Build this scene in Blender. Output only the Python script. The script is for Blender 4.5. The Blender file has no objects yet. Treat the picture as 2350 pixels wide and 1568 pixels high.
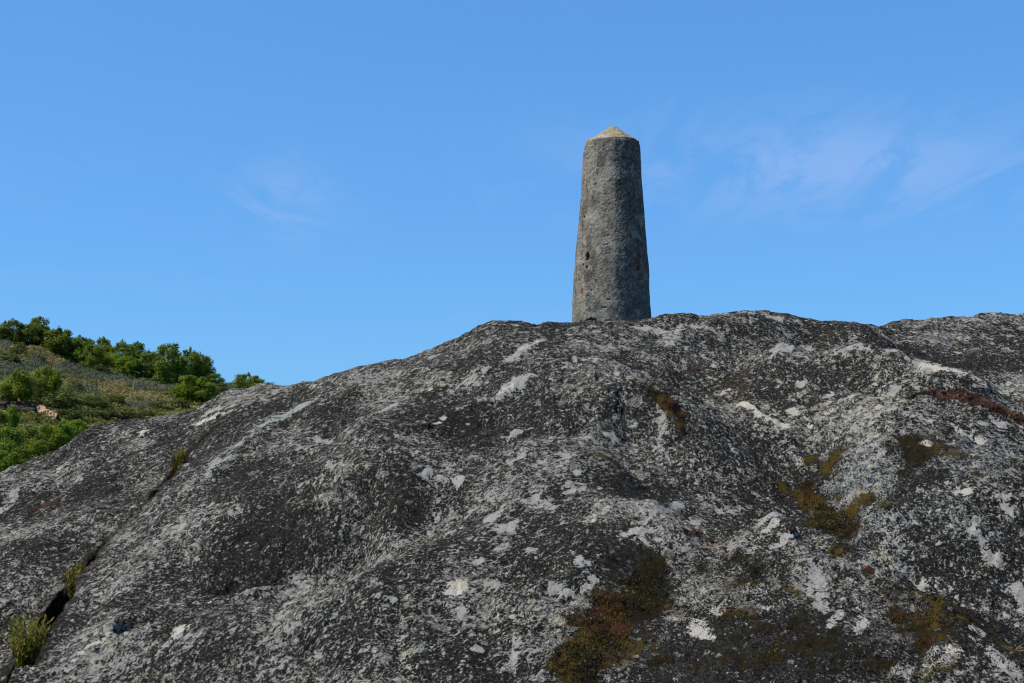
import bpy, math, random
import numpy as np

# ------------------------------------------------------------------ camera, sky, sun, exposure
SC = bpy.context.scene
COL = SC.collection
F = 50.0 / 36.0 * 2350.0          # focal length in units of a 2350 px wide frame
CX, CY = 1175.0, 784.0
PITCH = math.radians(6.0)
cam_d = bpy.data.cameras.new("camera")
cam = bpy.data.objects.new("camera", cam_d)
COL.objects.link(cam)
cam.location = (0, 0, 0)
cam.rotation_euler = (math.radians(90) + PITCH, 0, 0)
cam_d.lens = 50
cam_d.sensor_width = 36
cam_d.clip_start = 0.05
cam_d.clip_end = 20000
cam_d.dof.use_dof = True
cam_d.dof.focus_distance = 7.5
cam_d.dof.aperture_fstop = 18
SC.camera = cam

SUN_EL = math.radians(56)
SUN_PHI = math.radians(-75)       # angle around the pillar seen from the camera: 0 = at the camera, -90 = left
sun_vec = (math.cos(SUN_EL) * math.sin(SUN_PHI), -math.cos(SUN_EL) * math.cos(SUN_PHI), math.sin(SUN_EL))
sun_d = bpy.data.lights.new("sun", 'SUN')
sun_d.energy = 5.0
sun_d.angle = math.radians(0.5)
sun_d.color = (1.0, 0.93, 0.81)
sun = bpy.data.objects.new("sun", sun_d)
COL.objects.link(sun)
from mathutils import Vector
sun.rotation_euler = Vector(sun_vec).to_track_quat('Z', 'Y').to_euler()

SC.view_settings.view_transform = 'Standard'
SC.view_settings.look = 'None'
SC.view_settings.exposure = 0.30
SC.view_settings.gamma = 1.0
SC.view_settings.use_curve_mapping = False
SC.cycles.pixel_filter_type = 'BLACKMAN_HARRIS'
SC.cycles.filter_width = 1.15
SC.cycles.max_bounces = 6
SC.cycles.transparent_max_bounces = 6


class NT:
    """small helper to wire node trees"""
    def __init__(self, tree):
        self.t = tree
        self.n = tree.nodes
        tree.nodes.clear()

    def new(self, typ, props=None, **inp):
        nd = self.n.new(typ)
        for k, v in (props or {}).items():
            setattr(nd, k, v)
        for k, v in inp.items():
            key = int(k[1:]) if k[0] == 'i' and k[1:].isdigit() else k.replace('_', ' ')
            self.put(nd.inputs[key], v)
        return nd

    def put(self, sock, v):
        if hasattr(v, 'is_output'):
            self.t.links.new(v, sock)
        elif isinstance(v, bpy.types.Node):
            self.t.links.new(v.outputs[0], sock)
        else:
            if isinstance(v, (tuple, list)) and len(v) == 3 and sock.type == 'RGBA':
                v = (*v, 1)
            sock.default_value = v

    def math(self, op, a, b=None, c=None, clamp=False):
        nd = self.new('ShaderNodeMath', {'operation': op, 'use_clamp': clamp})
        self.put(nd.inputs[0], a)
        if b is not None:
            self.put(nd.inputs[1], b)
        if c is not None:
            self.put(nd.inputs[2], c)
        return nd.outputs[0]

    def vmath(self, op, a, b=None, scale=None):
        nd = self.new('ShaderNodeVectorMath', {'operation': op})
        self.put(nd.inputs[0], a)
        if b is not None:
            self.put(nd.inputs[1], b)
        if scale is not None:
            self.put(nd.inputs['Scale'], scale)
        return nd.outputs[1] if op in ('LENGTH', 'DOT_PRODUCT', 'DISTANCE') else nd.outputs[0]

    def step(self, x, lo, hi):
        nd = self.new('ShaderNodeMapRange', {'interpolation_type': 'SMOOTHSTEP'})
        self.put(nd.inputs[0], x)
        self.put(nd.inputs[1], lo)
        self.put(nd.inputs[2], hi)
        return nd.outputs[0]

    def mix(self, f, a, b):
        nd = self.new('ShaderNodeMix', {'data_type': 'RGBA'})
        self.put(nd.inputs[0], f)
        self.put(nd.inputs[6], a)
        self.put(nd.inputs[7], b)
        return nd.outputs[2]

    def noise(self, vec, scale, detail=4, rough=0.6, dist=0.0, color=False, dim='3D', w=None):
        nd = self.new('ShaderNodeTexNoise', {'noise_dimensions': '4D' if w is not None else dim})
        self.put(nd.inputs['Vector'], vec)
        if w is not None:
            nd.inputs['W'].default_value = w
        nd.inputs['Scale'].default_value = scale
        nd.inputs['Detail'].default_value = detail
        nd.inputs['Roughness'].default_value = rough
        nd.inputs['Distortion'].default_value = dist
        return nd.outputs[1] if color else nd.outputs[0]

    def attr(self, name, fac=True):
        nd = self.new('ShaderNodeAttribute', {'attribute_name': name})
        return nd.outputs['Fac'] if fac else nd.outputs['Color']


world = bpy.data.worlds.new("World")
SC.world = world
world.use_nodes = True
w = NT(world.node_tree)
SKY_STRENGTH = 0.105
SKY_GAIN = (0.86, 1.66, 2.54)
sky = w.new('ShaderNodeTexSky', {'sky_type': 'NISHITA', 'sun_disc': False, 'sun_elevation': SUN_EL,
                                 'sun_rotation': math.atan2(sun_vec[0], sun_vec[1]),
                                 'altitude': 2500.0, 'air_density': 1.6, 'dust_density': 0.0, 'ozone_density': 10.0})
tc = w.new('ShaderNodeTexCoord')
d = tc.outputs['Generated']
# thin cirrus: direction projected on a high flat layer
sp = w.new('ShaderNodeSeparateXYZ', Vector=d)
zz = w.math('MAXIMUM', sp.outputs[2], 0.03)
u = w.math('DIVIDE', sp.outputs[0], zz)
v = w.math('DIVIDE', sp.outputs[1], zz)
cp = w.new('ShaderNodeCombineXYZ', X=u, Y=v)
cpr = w.new('ShaderNodeMapping', Vector=cp.outputs[0], Rotation=(0, 0, math.radians(-50)), Scale=(1.0, 0.30, 1))
wisps = w.noise(cpr.outputs[0], 3.4, 6, 0.64, 0.8)
big = w.noise(cp.outputs[0], 0.42, 2, 0.5, w=3.1)
def veil(az0, el0, saz, sel):
    # a bank of cirrus about a compass direction and height
    a_ = w.math('DIVIDE', w.math('SUBTRACT', w.math('DIVIDE', sp.outputs[0], w.math('MAXIMUM', sp.outputs[1], .05)), az0), saz)
    e_ = w.math('DIVIDE', w.math('SUBTRACT', w.math('DIVIDE', sp.outputs[2], w.math('MAXIMUM', sp.outputs[1], .05)), el0), sel)
    q_ = w.math('ADD', w.math('MULTIPLY', a_, a_), w.math('MULTIPLY', e_, e_))
    return w.math('POWER', 2.718, w.math('MULTIPLY', q_, -1.0))


bank = w.math('ADD', veil(.235, .232, .16, .036), w.math('MULTIPLY', veil(-.165, .205, .04, .028), .8), clamp=True)
bank = w.math('ADD', bank, w.math('MULTIPLY', w.step(big, 0.5, 0.7), .15))
cl = w.math('MULTIPLY', w.step(wisps, 0.40, 0.62), bank)
cl = w.math('MULTIPLY', cl, 0.75)
gam = w.new('ShaderNodeGamma', Color=sky.outputs[0], Gamma=0.56)
skyc = w.vmath('MULTIPLY', gam.outputs[0], SKY_GAIN)
# deeper blue towards the zenith, as on a clear dry day
zen = w.new('ShaderNodeMapRange', Value=sp.outputs[2])
for k_, v_ in ((1, .36), (2, .85), (3, 1.0), (4, .45)):
    zen.inputs[k_].default_value = v_
skyc = w.vmath('SCALE', skyc, scale=zen.outputs[0])
col = w.mix(cl, skyc, (2.15, 3.72, 6.85))
bg = w.new('ShaderNodeBackground', Color=col, Strength=SKY_STRENGTH)
out = w.new('ShaderNodeOutputWorld', Surface=bg.outputs[0])

# ------------------------------------------------------------------ helpers
rng = np.random.default_rng(7)
random.seed(7)


def mesh_np(name, co, faces, smooth=True, n=4):
    """mesh from numpy arrays, faces is an (m, n) index array"""
    me = bpy.data.meshes.new(name)
    co = np.asarray(co, np.float32)
    faces = np.asarray(faces, np.int32)
    m = len(faces)
    me.vertices.add(len(co))
    me.vertices.foreach_set('co', co.ravel())
    me.loops.add(m * n)
    me.loops.foreach_set('vertex_index', faces.ravel())
    me.polygons.add(m)
    me.polygons.foreach_set('loop_start', np.arange(0, m * n, n, dtype=np.int32))
    me.polygons.foreach_set('use_smooth', np.full(m, smooth))
    me.update(calc_edges=True)
    me.validate()
    return me


def link(name, me, mat=None, parent=None, loc=(0, 0, 0), rot=(0, 0, 0), scale=(1, 1, 1)):
    o = bpy.data.objects.new(name, me)
    COL.objects.link(o)
    o.location = loc
    o.rotation_euler = rot
    o.scale = scale
    if parent:
        o.parent = parent
    if mat and me is not None and not me.materials:
        me.materials.append(mat)
    return o


def tag(o, label=None, cat=None, group=None, kind=None):
    if label:
        o['label'] = label
    if cat:
        o['category'] = cat
    if group:
        o['group'] = group
    if kind:
        o['kind'] = kind
    return o


def fattr(me, name, arr):
    a = me.attributes.new(name, 'FLOAT', 'POINT')
    a.data.foreach_set('value', np.asarray(arr, np.float32).ravel())


def grid_faces(nr, nc, wrap=False):
    i = np.arange(nr - 1)[:, None]
    j = np.arange(nc if wrap else nc - 1)[None, :]
    a = i * nc + j
    b = i * nc + (j + 1) % nc
    return np.stack([a, b, b + nc, a + nc], -1).reshape(-1, 4)


def _hash(ix, iy, iz, seed):
    h = (ix.astype(np.uint32) * np.uint32(374761393) + iy.astype(np.uint32) * np.uint32(668265263)
         + iz.astype(np.uint32) * np.uint32(2147483647) + np.uint32(seed * 974711 + 12345))
    h = (h ^ (h >> np.uint32(13))) * np.uint32(1274126177)
    h = (h ^ (h >> np.uint32(16))) * np.uint32(2246822519)
    return h ^ (h >> np.uint32(15))


_G = np.random.default_rng(99).normal(size=(256, 3)).astype(np.float32)
_G /= np.linalg.norm(_G, axis=1, keepdims=True)


def perlin3(x, y, z, seed=0):
    ix, iy, iz = np.floor(x), np.floor(y), np.floor(z)
    fx, fy, fz = (x - ix).astype(np.float32), (y - iy).astype(np.float32), (z - iz).astype(np.float32)
    ix, iy, iz = ix.astype(np.int64), iy.astype(np.int64), iz.astype(np.int64)
    s = lambda t: t * t * t * (t * (t * 6 - 15) + 10)
    u, v, ww = s(fx), s(fy), s(fz)
    res = 0
    for a in (0, 1):
        for b in (0, 1):
            for c in (0, 1):
                g = _G[_hash(ix + a, iy + b, iz + c, seed) & np.uint32(255)]
                dot = g[..., 0] * (fx - a) + g[..., 1] * (fy - b) + g[..., 2] * (fz - c)
                res = res + dot * (u if a else 1 - u) * (v if b else 1 - v) * (ww if c else 1 - ww)
    return res * 1.6


def perlin2(x, y, seed=0):
    ix, iy = np.floor(x), np.floor(y)
    fx, fy = (x - ix).astype(np.float32), (y - iy).astype(np.float32)
    ix, iy = ix.astype(np.int64), iy.astype(np.int64)
    s = lambda t: t * t * t * (t * (t * 6 - 15) + 10)
    u, v = s(fx), s(fy)
    zero = np.zeros_like(ix)
    res = 0
    for a in (0, 1):
        for b in (0, 1):
            g = _G[_hash(ix + a, iy + b, zero, seed) & np.uint32(255)]
            dot = g[..., 0] * (fx - a) + g[..., 1] * (fy - b)
            res = res + dot * (u if a else 1 - u) * (v if b else 1 - v)
    return res * 1.9


def fbm2(x, y, scale, octs=4, gain=0.5, seed=0):
    r, a, f = 0, 1.0, scale
    for k in range(octs):
        r = r + a * perlin2(x * f, y * f, seed + k * 17)
        a *= gain
        f *= 2.03
    return r


def sstep(x, lo, hi):
    t = np.clip((x - lo) / (hi - lo), 0, 1)
    return t * t * (3 - 2 * t)


def ray(px, py):
    """direction of a picture point, y = 1 along the view"""
    x = (np.asarray(px, float) - CX) / F
    yy = -(np.asarray(py, float) - CY) / F
    dy = math.cos(PITCH) - yy * math.sin(PITCH)
    dz = math.sin(PITCH) + yy * math.cos(PITCH)
    return x, dy, dz


def at(px, py, dist):
    """world point seen at px, py with forward distance dist"""
    x, dy, dz = ray(px, py)
    k = dist / dy
    return np.array([x * k, dist, dz * k])


# ------------------------------------------------------------------ the rock outcrop
def zplain(x, y):
    """plain slope the control points are measured against: 25 degrees, falling away to the left"""
    sp_ = lambda t: 0.25 * np.log1p(np.exp(np.clip(t / 0.25, -40, 40)))
    return -0.68 + 0.466 * (y - 5.0) - 0.46 * sp_(-x - 0.25) + 0.24 * sp_(-x - 2.1)


def D0(px, py):
    dx, dy, dz = ray(px, py)
    t = np.linspace(2.5, 30, 5501)
    x, z = t * dx / dy, t * dz / dy
    return float(t[np.argmax(zplain(x, t) >= z)])


SKYLINE = [(0, 1085), (50, 1066), (100, 1045), (150, 1022), (195, 985), (225, 974), (300, 962), (400, 950),
           (450, 936), (500, 908), (540, 890), (590, 883), (630, 885), (665, 886), (740, 866), (800, 845),
           (900, 825), (960, 806), (1000, 795), (1060, 774), (1095, 751),
           (1130, 741), (1200, 735), (1250, 736), (1300, 742), (1350, 740), (1400, 738),
           (1450, 738), (1495, 733), (1530, 725), (1600, 722), (1700, 716), (1760, 716), (1800, 717),
           (1850, 730), (1900, 737), (1950, 741), (1985, 747), (2012, 752), (2050, 737), (2080, 733), (2110, 738),
           (2160, 725), (2200, 720), (2300, 713), (2350, 718), (2500, 725), (2800, 760), (3200, 850)]
SKY_K = lambda x: float(np.interp(x, [0, 500, 1100, 1300, 1990, 2030, 2400, 3200], [1, 1, 1, 1, 1, 1.10, 1.12, 1.1]))
SKYLINE = [(x, y, D0(x, y) * SKY_K(x)) for x, y in SKYLINE]
CTRL = [  # picture x, y and distance relative to the plain slope
    (0, 1180, 1.0), (0, 1350, .97), (0, 1568, .98), (100, 1250, .98), (60, 1440, 1.0), (150, 1300, 1.01), (150, 1100, 1.0),
    (280, 1000, 1.0), (300, 1100, 1.02), (400, 1000, 1.0), (480, 950, 1.0), (220, 1180, .985),
    (200, 1350, .985), (140, 1450, .98), (120, 1568, .98), (300, 1300, .965), (350, 1200, .97), (450, 1100, .975), (560, 1000, .985), (660, 920, .99),
    (700, 1060, .975), (900, 1060, .965), (620, 1160, .98), (760, 1180, 1.0), (900, 1160, 1.0), (700, 1300, 1.06), (830, 1278, 1.065), (560, 1360, 1.04), (430, 1390, 1.01),
    (960, 1200, 1.035), (600, 1385, .975), (830, 1350, .97), (1000, 1275, .98), (400, 1430, .965), (300, 1460, .97), (300, 1568, 1.0), (600, 1568, 1.0), (850, 1500, 1.0),
    (800, 930, 1.0), (1000, 900, .985), (1150, 830, .985), (1000, 1000, .995), (1150, 980, 1.03), (1250, 880, .975), (1350, 800, .985), (1500, 790, 1.0),
    (1150, 1120, 1.0), (1300, 1060, .99), (1380, 1060, .985), (1460, 1100, 1.02), (1250, 1200, .985), (1150, 1350, 1.0), (1200, 1568, 1.01),
    (1490, 893, .965), (1400, 940, .985), (1540, 950, .985), (1450, 1010, 1.03), (1620, 920, 1.04), (1650, 840, 1.03), (1600, 1030, 1.01),
    (1500, 1142, 1.05), (1500, 1178, .955), (1400, 1240, .965), (1560, 1182, .95), (1640, 1235, .985), (1500, 1330, 1.0), (1400, 1380, .995), (1400, 1480, 1.0), (1620, 1400, .985), (1600, 1568, 1.0),
    (1690, 1120, 1.05), (1740, 1178, .945), (1790, 1215, .94), (1850, 1297, .94), (1900, 1180, 1.07), (1850, 1080, 1.05), (1960, 1285, 1.08), (2000, 1336, .945), (2100, 1320, 1.075),
    (2180, 1418, .94), (2290, 1400, 1.08), (2350, 1550, .95), (1800, 1400, .965), (1900, 1500, .965), (2100, 1568, .97), (2350, 1460, 1.07),
    (2100, 1150, .995), (2250, 1200, 1.0), (2350, 1080, .97), (2000, 1000, .97), (1900, 950, .99), (1750, 950, 1.02), (2200, 1000, .955),
    (1850, 790, .97), (1960, 798, .965), (2100, 843, .96), (2220, 883, .96), (2310, 923, .96), (1880, 764, 1.02), (2060, 785, 1.045), (2200, 820, 1.06), (2330, 875, 1.06),
    (1900, 850, 1.02), (2050, 892, 1.035), (2200, 935, 1.03), (2350, 980, 1.02), (1720, 780, 1.01), (2150, 762, 1.09), (2300, 768, 1.10),
]
pts = []
for (x, y, dd) in SKYLINE:
    p = at(x, y, dd)
    pts.append(p)
    pts.append(p * ((dd + 1.3) / dd) * [1, 1, 0] + [0, 0, p[2] - 0.16])
    pts.append(p * ((dd + 5) / dd) * [1, 1, 0] + [0, 0, p[2] - 1.9])
for (x, y, k) in CTRL:
    pts.append(at(x, y, D0(x, y) * k))
for px, ys in ((-300, (1230, 1400, 1568)), (-700, (1330, 1568)), (2700, (900, 1100, 1400, 1568)), (3150, (1000, 1300, 1568))):
    for y in ys:
        pts.append(at(px, y, D0(px, y)))
for x in (-4, -2, 0, 2, 4):
    pts += [np.array([x, 3.0, min(-1.62, float(zplain(x, 3.0)))]), np.array([x * 1.2, 1.2, -1.70]), np.array([x * 1.5, -1.0, -1.75])]
P = np.array(pts)


def tps_fit(P, smooth=2e-4):
    n = len(P)
    d2 = ((P[:, None, :2] - P[None, :, :2]) ** 2).sum(-1)
    K = 0.5 * d2 * np.log(d2 + 1e-12) + np.eye(n) * smooth * 10
    A = np.zeros((n + 3, n + 3))
    A[:n, :n] = K
    Q = np.c_[np.ones(n), P[:, :2]]
    A[:n, n:] = Q
    A[n:, :n] = Q.T
    return np.linalg.solve(A, np.r_[P[:, 2], 0, 0, 0])


W = tps_fit(P)


def tps(x, y):
    r = W[-3] + W[-2] * x + W[-1] * y
    for k in range(len(P)):
        d2 = (x - P[k, 0]) ** 2 + (y - P[k, 1]) ** 2 + 1e-12
        r = r + (0.5 * W[k]) * d2 * np.log(d2)
    return r


QUAL = 1.0
azc = np.radians(np.r_[np.linspace(-105, -22, 90)[:-1], np.linspace(-22, 22, int(950 * QUAL)), np.linspace(22, 105, 90)[1:]])
rr = np.r_[np.geomspace(0.5, 4.2, 60)[:-1], np.geomspace(4.2, 13.5, int(840 * QUAL)), np.geomspace(13.5, 42, 60)[1:]]
NR, NC = len(rr), len(azc)
# base shape on a coarser polar grid, then interpolated
rc = np.geomspace(0.5, 42, 260)
ac = np.r_[np.linspace(-105, -22, 50)[:-1], np.linspace(-22, 22, 260), np.linspace(22, 105, 50)[1:]]
ac = np.radians(ac)
zc = tps(rc[:, None] * np.sin(ac)[None, :], rc[:, None] * np.cos(ac)[None, :])
tmp = np.stack([np.interp(azc, ac, zc[i]) for i in range(len(rc))])
lr, lrc = np.log(rr), np.log(rc)
i0 = np.clip(np.searchsorted(lrc, lr) - 1, 0, len(rc) - 2)
t = ((lr - lrc[i0]) / (lrc[i0 + 1] - lrc[i0]))[:, None]
Z = tmp[i0] * (1 - t) + tmp[i0 + 1] * t
X = rr[:, None] * np.sin(azc)[None, :]
Y = rr[:, None] * np.cos(azc)[None, :]
# limit to a believable dome: sides and back sink below the ground
side = sstep(np.abs(np.degrees(azc)), 30, 80)[None, :] * sstep(rr, 2, 7)[:, None]
back = sstep(rr, 14.0, 28.0)[:, None]
Z = np.clip(Z, -3.5, 2.2)
Z = Z * (1 - side) + (-2.4) * side
Z = Z * (1 - back) + (-5.0) * back
near = 1 - sstep(rr, 1.8, 3.4)[:, None]
Z = Z * (1 - near) + np.minimum(Z, -1.68) * near

# large undulations
Z += (0.030 * fbm2(X, Y, 1.1, 3, 0.55, 3) * sstep(rr, 1, 3)[:, None]).astype(np.float64)

# make the outline against the sky follow the traced one
sx = np.array([q[0] for q in SKYLINE])
dx_, dy_, dz_ = ray(sx, np.array([q[1] for q in SKYLINE]))
s_az = np.arctan2(dx_, dy_)
s_el = dz_ / np.hypot(dx_, dy_)
s_r = np.array([q[2] for q in SKYLINE]) * np.hypot(dx_, dy_) / dy_
tgt = np.interp(azc, s_az, s_el)
tr = np.interp(azc, s_az, s_r)
for _ in range(3):
    el = (Z / rr[:, None]).max(0)
    err = tgt - el
    k = np.ones(9) / 9
    err = np.convolve(np.pad(err, 4, mode='edge'), k, 'valid')
    inside = ((azc > s_az[0] - 0.02) & (azc < s_az[-5] + 0.02)).astype(float)
    wgt = sstep(rr[:, None], tr[None, :] * 0.82, tr[None, :] * 0.97)
    Z += (err * inside)[None, :] * rr[:, None] * wgt * (1 - sstep(rr[:, None], tr[None, :] + 3, tr[None, :] + 8))
EL = np.maximum.accumulate(Z / rr[:, None], axis=0)


def hit(px, py):
    """first point of the rock seen at a picture point -> x, y, distance"""
    dx, dy, dz = ray(px, py)
    az, e = math.atan2(dx, dy), float(dz / math.hypot(dx, dy))
    j = int(np.clip(np.searchsorted(azc, az), 0, NC - 1))
    i = int(np.argmax(EL[:, j] >= e))
    if EL[i, j] < e:
        i = int(np.argmax(EL[:, j]))
    return np.array([rr[i] * math.sin(az), rr[i] * math.cos(az)]), rr[i], i, j


def poly_dist(pts2, widths):
    """distance over width, and signed side, to a polyline in plan"""
    best = np.full(X.shape, 1e9)
    side = np.zeros(X.shape)
    along = np.zeros(X.shape)
    L = 0.0
    lo, hi = pts2.min(0) - 1.6, pts2.max(0) + 1.6
    m = (X > lo[0]) & (X < hi[0]) & (Y > lo[1]) & (Y < hi[1])
    xs, ys = X[m], Y[m]
    b, s_, al = np.full(xs.shape, 1e9), np.zeros(xs.shape), np.zeros(xs.shape)
    for a in range(len(pts2) - 1):
        p, q = pts2[a], pts2[a + 1]
        v = q - p
        ln = max(np.hypot(*v), 1e-6)
        tt = np.clip(((xs - p[0]) * v[0] + (ys - p[1]) * v[1]) / ln ** 2, 0, 1)
        ex, ey = xs - (p[0] + tt * v[0]), ys - (p[1] + tt * v[1])
        wd = widths[a] * (1 - tt) + widths[a + 1] * tt
        dd = np.hypot(ex, ey)
        up = dd / wd < b
        b = np.where(up, dd / wd, b)
        s_ = np.where(up, (v[1] * ex - v[0] * ey) / ln, s_)
        al = np.where(up, L + tt * ln, al)
        L += ln
    best[m], side[m], along[m] = b, s_, al
    return best, side, along / max(L, 1e-6), m


n_a = fbm2(X, Y, 5.0, 4, 0.6, 11)       # ragged edges, 20 cm and smaller
n_b = fbm2(X, Y, 5.0, 4, 0.6, 57)
n_c = fbm2(X, Y, 22.0, 3, 0.6, 71)

# the long crack at the left
CRACK = [(38, 1568), (58, 1530), (101, 1440), (135, 1380), (188, 1312), (229, 1257), (279, 1207), (336, 1164), (377, 1107), (412, 1055), (480, 990), (550, 947)]
cpts = np.array([hit(x, y)[0] for x, y in CRACK])
cd, cs, ca, cm = poly_dist(cpts, [1.0] * len(cpts))
cs2 = cs + 0.016 * n_a + 0.010 * fbm2(X, Y, 22.0, 3, .6, 71)
ad = np.abs(cs2)
cw = np.interp(ca, [0, .35, .5, .62, .8, 1], [.054, .050, .036, .022, .022, .016])
cdep = np.interp(ca, [0, .35, .5, .62, .8, 1], [.42, .40, .26, .10, .05, .02])
near_line = (cd < 1.5) & cm
endf = sstep(ca, 0.0, 0.001) * (1 - sstep(ca, 0.93, 1.0))
prof = np.where(near_line, (1 - sstep(ad, cw * 0.55, cw * 1.35)) * cdep * endf, 0)
lift = np.where(near_line, np.where(cs2 > 0, 0.070 * np.exp(-ad / 0.30), -0.045 * np.exp(-ad / 0.25)), 0) * np.interp(ca, [0, .5, .75, 1], [1, .8, .2, 0]) * np.where(cd < 1.2, 1, 0)
Z += lift - prof
crack_mask = np.where(near_line, (1 - sstep(ad, cw * 1.0, cw * 3.2)) * endf, 0)


def groove(line, width, depth, raise_=0.0):
    g = np.array([hit(x, y)[0] for x, y in line])
    dd, ss, al, m = poly_dist(g, [width] * len(g))
    return np.where(m, np.exp(-(dd + 0.25 * n_a * (dd < 4)) ** 2 * 1.4) * depth * np.sin(np.clip(al, 0, 1) * math.pi) ** 0.4, 0)


# hollow at lower left, small clefts and the valley creases
Z -= groove([(1190, 737), (1240, 742), (1290, 746)], 0.10, 0.03)
Z -= groove([(1640, 740), (1700, 775), (1690, 850), (1640, 880)], 0.14, 0.05)
Z -= groove([(1560, 1215), (1620, 1240), (1680, 1262)], 0.08, 0.035)
Z += groove([(1130, 915), (1180, 890), (1230, 862)], 0.12, 0.03)
Z += groove([(470, 1110), (560, 1030), (680, 930)], 0.12, 0.035)
Z += groove([(1700, 930), (1740, 970), (1790, 990)], 0.08, 0.02)

for ln, wd_, am in (
        ([(1690, 925), (1750, 970), (1830, 1040), (1890, 1110)], .07, .035), ([(1650, 940), (1740, 1030), (1830, 1130), (1860, 1160)], .09, -.035),
        ([(1890, 1050), (1960, 1130), (2010, 1190)], .06, .03), ([(1850, 1070), (1920, 1150), (1975, 1230)], .08, -.04),
        ([(2010, 1060), (2110, 1170), (2250, 1310)], .12, -.035), ([(2150, 1140), (2240, 1230), (2310, 1320)], .08, .03),
        ([(1780, 805), (1900, 800), (2010, 812), (2110, 850), (2230, 888), (2330, 935)], .10, .045), ([(1800, 850), (1950, 850), (2080, 885), (2220, 925)], .12, -.03),
        ([(620, 1090), (740, 1010), (880, 925), (960, 880)], .09, -.03), ([(700, 1075), (820, 1000), (940, 930)], .08, .025),
        ([(960, 1010), (1060, 985), (1160, 965)], .08, -.025), ([(1000, 960), (1100, 925), (1190, 890)], .06, .02),
        ([(1480, 1180), (1560, 1172), (1640, 1178)], .05, .03), ([(1740, 1182), (1800, 1225), (1860, 1298), (2000, 1338), (2180, 1418), (2340, 1540)], .06, .05),
        ([(1370, 1050), (1420, 1085), (1470, 1120)], .05, .03), ([(1400, 1045), (1450, 1080), (1500, 1110)], .06, -.03),
        ([(430, 1388), (560, 1372), (700, 1335), (830, 1305)], .05, .03), ([(500, 1362), (640, 1330), (790, 1290)], .06, -.035),
        ([(640, 890), (560, 960), (470, 1040)], .06, -.025), ([(590, 1180), (700, 1110), (800, 1080)], .07, -.02),
        ([(2100, 740), (2060, 775), (2000, 760)], .10, -.03), ([(1380, 1240), (1300, 1320), (1180, 1400)], .09, .025)):
    Z += groove(ln, wd_, am)

# ---- finer relief along the surface normal
V = np.stack([X, Y, Z], -1).astype(np.float32)


def normals(V):
    du = np.gradient(V, axis=1)
    dv = np.gradient(V, axis=0)
    n = np.cross(du, dv)
    n /= np.linalg.norm(n, axis=-1, keepdims=True) + 1e-9
    return np.where(n[..., 2:3] < 0, -n, n)


Nn = normals(V)
fine = 0
for (freq, amp, sd) in ((2.7, .010, 1), (6.5, .0065, 2), (15, .0052, 3), (33, .0048, 4), (62, .0034, 5)):
    fine = fine + amp * perlin3(V[..., 0] * freq, V[..., 1] * freq, V[..., 2] * freq, sd)
bill = 0.55 - np.abs(perlin3(V[..., 0] * 1.7 + .4 * V[..., 1], V[..., 1] * 1.1, V[..., 2] * 1.7, 61))
bill2 = 0.5 - np.abs(perlin3(V[..., 0] * 4.6, V[..., 1] * 3.6, V[..., 2] * 4.6, 62))
fine = fine - .016 * sstep(bill, .38, .56) - .008 * sstep(bill2, .34, .52) * sstep(perlin3(V[..., 0] * .9, V[..., 1] * .9, V[..., 2] * .9, 63), -.1, .4)
for (fq, am, sd, lv) in ((.75, .013, 71, .03), (1.25, .010, 72, -.08), (1.9, .008, 73, .1), (3.4, .005, 74, 0)):
    # thin exfoliation steps
    q_ = perlin3(V[..., 0] * fq, V[..., 1] * fq, V[..., 2] * fq * 1.6, sd) + .10 * n_a + .05 * n_c
    q2 = perlin3(V[..., 0] * .8 + 9, V[..., 1] * .8, V[..., 2] * .8, sd + 30)
    fine = fine + am * (sstep(q_, lv, lv + .05) - .5) * sstep(q2, -.25, .2)
pits = perlin3(V[..., 0] * 26, V[..., 1] * 26, V[..., 2] * 26, 64)
fine = fine - .009 * sstep(pits, .45, .85)
# the dark hollow at the lower left, with a raised rim behind it
hc = hit(300, 1448)
h0 = V[hc[2], hc[3]]
hu = np.array([.92, .30, .24])
hu /= np.linalg.norm(hu)
hrel = V - h0
ha_ = hrel @ hu
hb_ = np.linalg.norm(hrel - ha_[..., None] * hu, axis=-1)
hup = (hrel - ha_[..., None] * hu)[..., 2]
hq = np.hypot(ha_ / .075, hb_ / .050) + .12 * n_c
fine = fine - .075 * (1 - sstep(hq, .40, 1.2)) + .030 * np.exp(-((hq - 1.35) / .4) ** 2) * (hup > 0)
crack_mask = np.maximum(crack_mask, .8 * (1 - sstep(hq, .5, 1.0)))
rad = 1 - sstep(rr, 15, 20)[:, None] * 0.8
V += Nn * (fine * rad)[..., None].astype(np.float32)

# ---- growth on the rock (real patches: pale crusts, moss, red stonecrop), in metres on the rock
pale = np.zeros(X.shape, np.float32)
tone = np.zeros(X.shape, np.float32)
moss = np.zeros(X.shape, np.float32)
red = np.zeros(X.shape, np.float32)
dark = np.zeros(X.shape, np.float32)
blue = np.zeros(X.shape, np.float32)


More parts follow.
